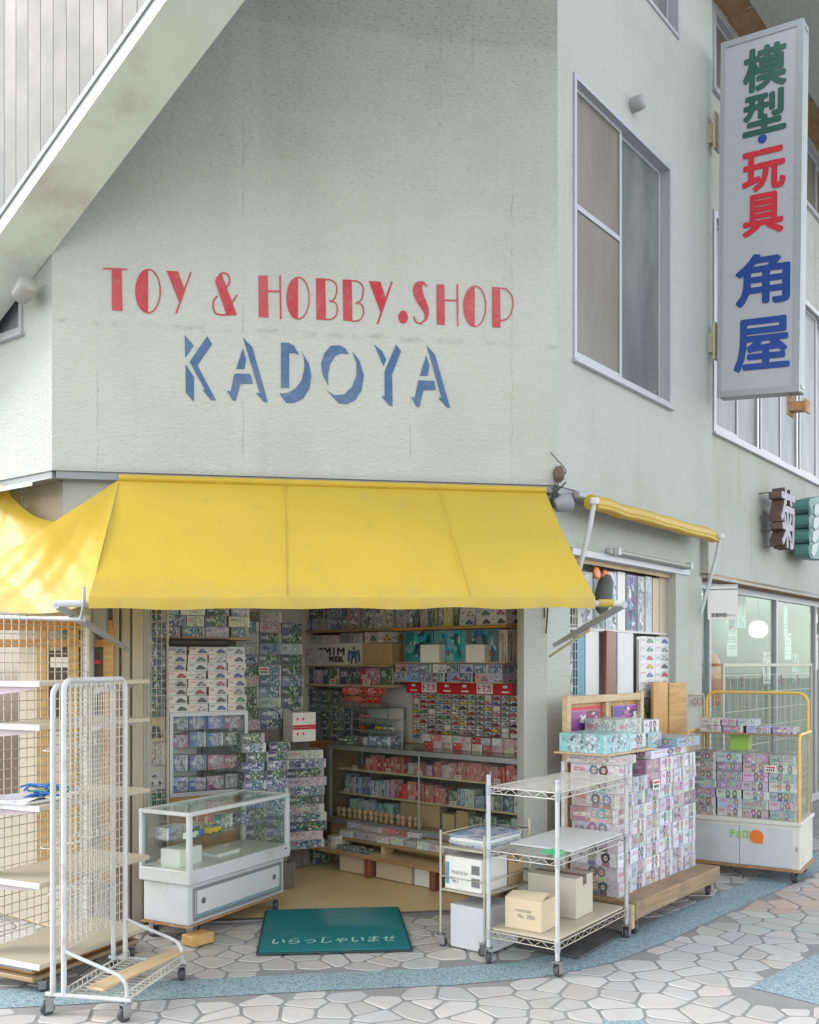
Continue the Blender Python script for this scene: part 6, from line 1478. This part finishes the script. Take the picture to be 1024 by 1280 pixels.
b = MB(); b.bbox(.02, QW-.02, .2, QD-.05, 1.058, 1.07, .003); b.build('cage_shelf', 'shelf_brown', qc)
for x_ in (.04, QW-.04): MB().tube((x_, .22, .45), (x_, .22, 1.057), .006, 6).build('shelf_support', 'yellow_tube', qc)
QC = (((.38, .3, .5), (.45, .35, .5)), ((1, .98, .85), (.85, .92, 1), (.8, .7, .95)), ((1, .85, .85), (1, .97, .85), (1, .75, .8)), ((.75, .95, .9), (1, .9, .95), (.9, 1, .75)))
for c_ in range(4):
    for l in range(7):
        card('anime_kit_box', FQ, .035+.19*(c_+.5)+jit(.004), .175+jit(.006), .451+.068*l, .182, .26, .066, 'art_pastel', f'pastel kit box, {ORD[c_]} column, {DN(6-l)}, in the yellow cage', 'pastel kits in the yellow cage', random.choice(QC[c_]), jit(1.5))
for l in range(2):
    row(FQ, .05, QW-.06 - .3*l, .24, 1.071 + .052*l, rnd_items(4 - l, (.048, .051), ['art_pastel', 'art_bright'], (PU, (1, .8, .8), (.85, .9, 1.1), WH), (1, 1.4)), 'anime_kit_box', 'thin pastel kit box', f'on the {("lower", "upper")[l]} layer of the cage shelf', 'kits on the cage shelf', .2)
card('bin', FQ, .33, .38, .93, .14, .12, .12, 'pale_green', 'lime green plastic tub standing behind the kits in the yellow cage', None, WH, 0, 'tub')
card('anime_kit_box', FQ, .33, .38, .926-.475, .2, .12, .478, 'art_pastel', 'tall pastel carton hidden behind the front kits of the yellow cage', None, PU)
# white wire screen behind the cart
f_ = FR.sub(FR.t(903, -.03), -.03); pn = thing('wire_screen', 'cream wire screen with small hooks standing behind the yellow cage', 'screen', f_)
SW2 = 2.6
b = MB(); b.bbox(0, SW2, -.012, .012, 1.575, 1.605, .003); b.bbox(0, .03, -.011, .011, .02, 1.574, .003); b.bbox(SW2-.03, SW2, -.011, .011, .02, 1.574, .003); b.build('frame', 'cream_wire', pn)
grid_panel(.03, SW2-.03, .2, 1.5, .17, .002, 0, .16).build('wire_mesh', 'white_wire', pn)
for i in range(4):
    b = MB(); x_ = .45+.55*i; b.box(x_-.05, x_+.05, -.014, -.008, 1.43, 1.436); b.box(x_-.05, x_+.05, -.014, -.008, 1.47, 1.476); b.box(x_-.003, x_+.003, -.0145, -.0085, 1.39, 1.5); b.build('hook', 'ink_brown', pn)
hd = thing('iron_hook_rack', 'small rusty iron hook rack with letters on the pilaster', 'hook rack', FR.sub(FR.t(872, .05), .05, 0))
x0_, z_ = 0, FR.z(872, 868, .05); b = MB(); b.path([(-.13, 0, z_), (.12, 0, z_), (.14, 0, z_-.03), (.14, 0, z_-.9)], .008, 6); b.build('rod', 'rusty_cream', hd)
lettering('iron_letters', 'OK-D', .22, .07, 'ink_brown', hd, Matrix.Translation((-.01, -.012, z_-.06)), bold=.02)

# ------------------------------------------------------------------ handwritten price cards
def price(fr, x, y, z, w, label, rot=0.0, pink=False):
    t_ = thing('price_card', label, 'price card', fr.sub(x, y, z, rot))
    MB().box(-w/2, w/2, -.001, .001, 0, w*.62).build('paper', 'white_card', t_)
    MB().box(-w*.4, w*.4, -.0022, -.0012, w*.38, w*.52).build('red_line', 'ink_red', t_)
    b = MB()
    for i in range(4): b.box(-w*.36+i*w*.19, -w*.24+i*w*.19, -.0023, -.0012, w*.1, w*.3)
    b.build('figures', 'ink_black', t_)
for k, x_ in enumerate((.3, .66, .98, 1.35, 1.7)): price(FK, x_, .095, .757, .05, f'small price card, {ORD[k]} along, on the counter upper shelf', jit(8))
for k, x_ in enumerate((.2, .52, .9, 1.3)): price(FK, x_, .095, .562, .05, f'small price card, {ORD[k]} along, on the counter middle shelf', jit(8))
for k, x_ in enumerate((ka+.2, ka+.62, kb-.25)): price(FB, x_, -.285, 1.43, .07, f'white price card, {ORD[k]} along, on the back shelf of dark blister boxes', jit(6))
price(FA3, .2, -.01, 1.52, .09, 'white price card taped to the dark kits past the glass cabinet', 4)
price(FD, .55, .125, .80, .10, 'white price card on the street side of the dolly pile', 0)
price(FQ, .62, .03, .80, .08, 'white price card on the kits in the yellow cage', 0)
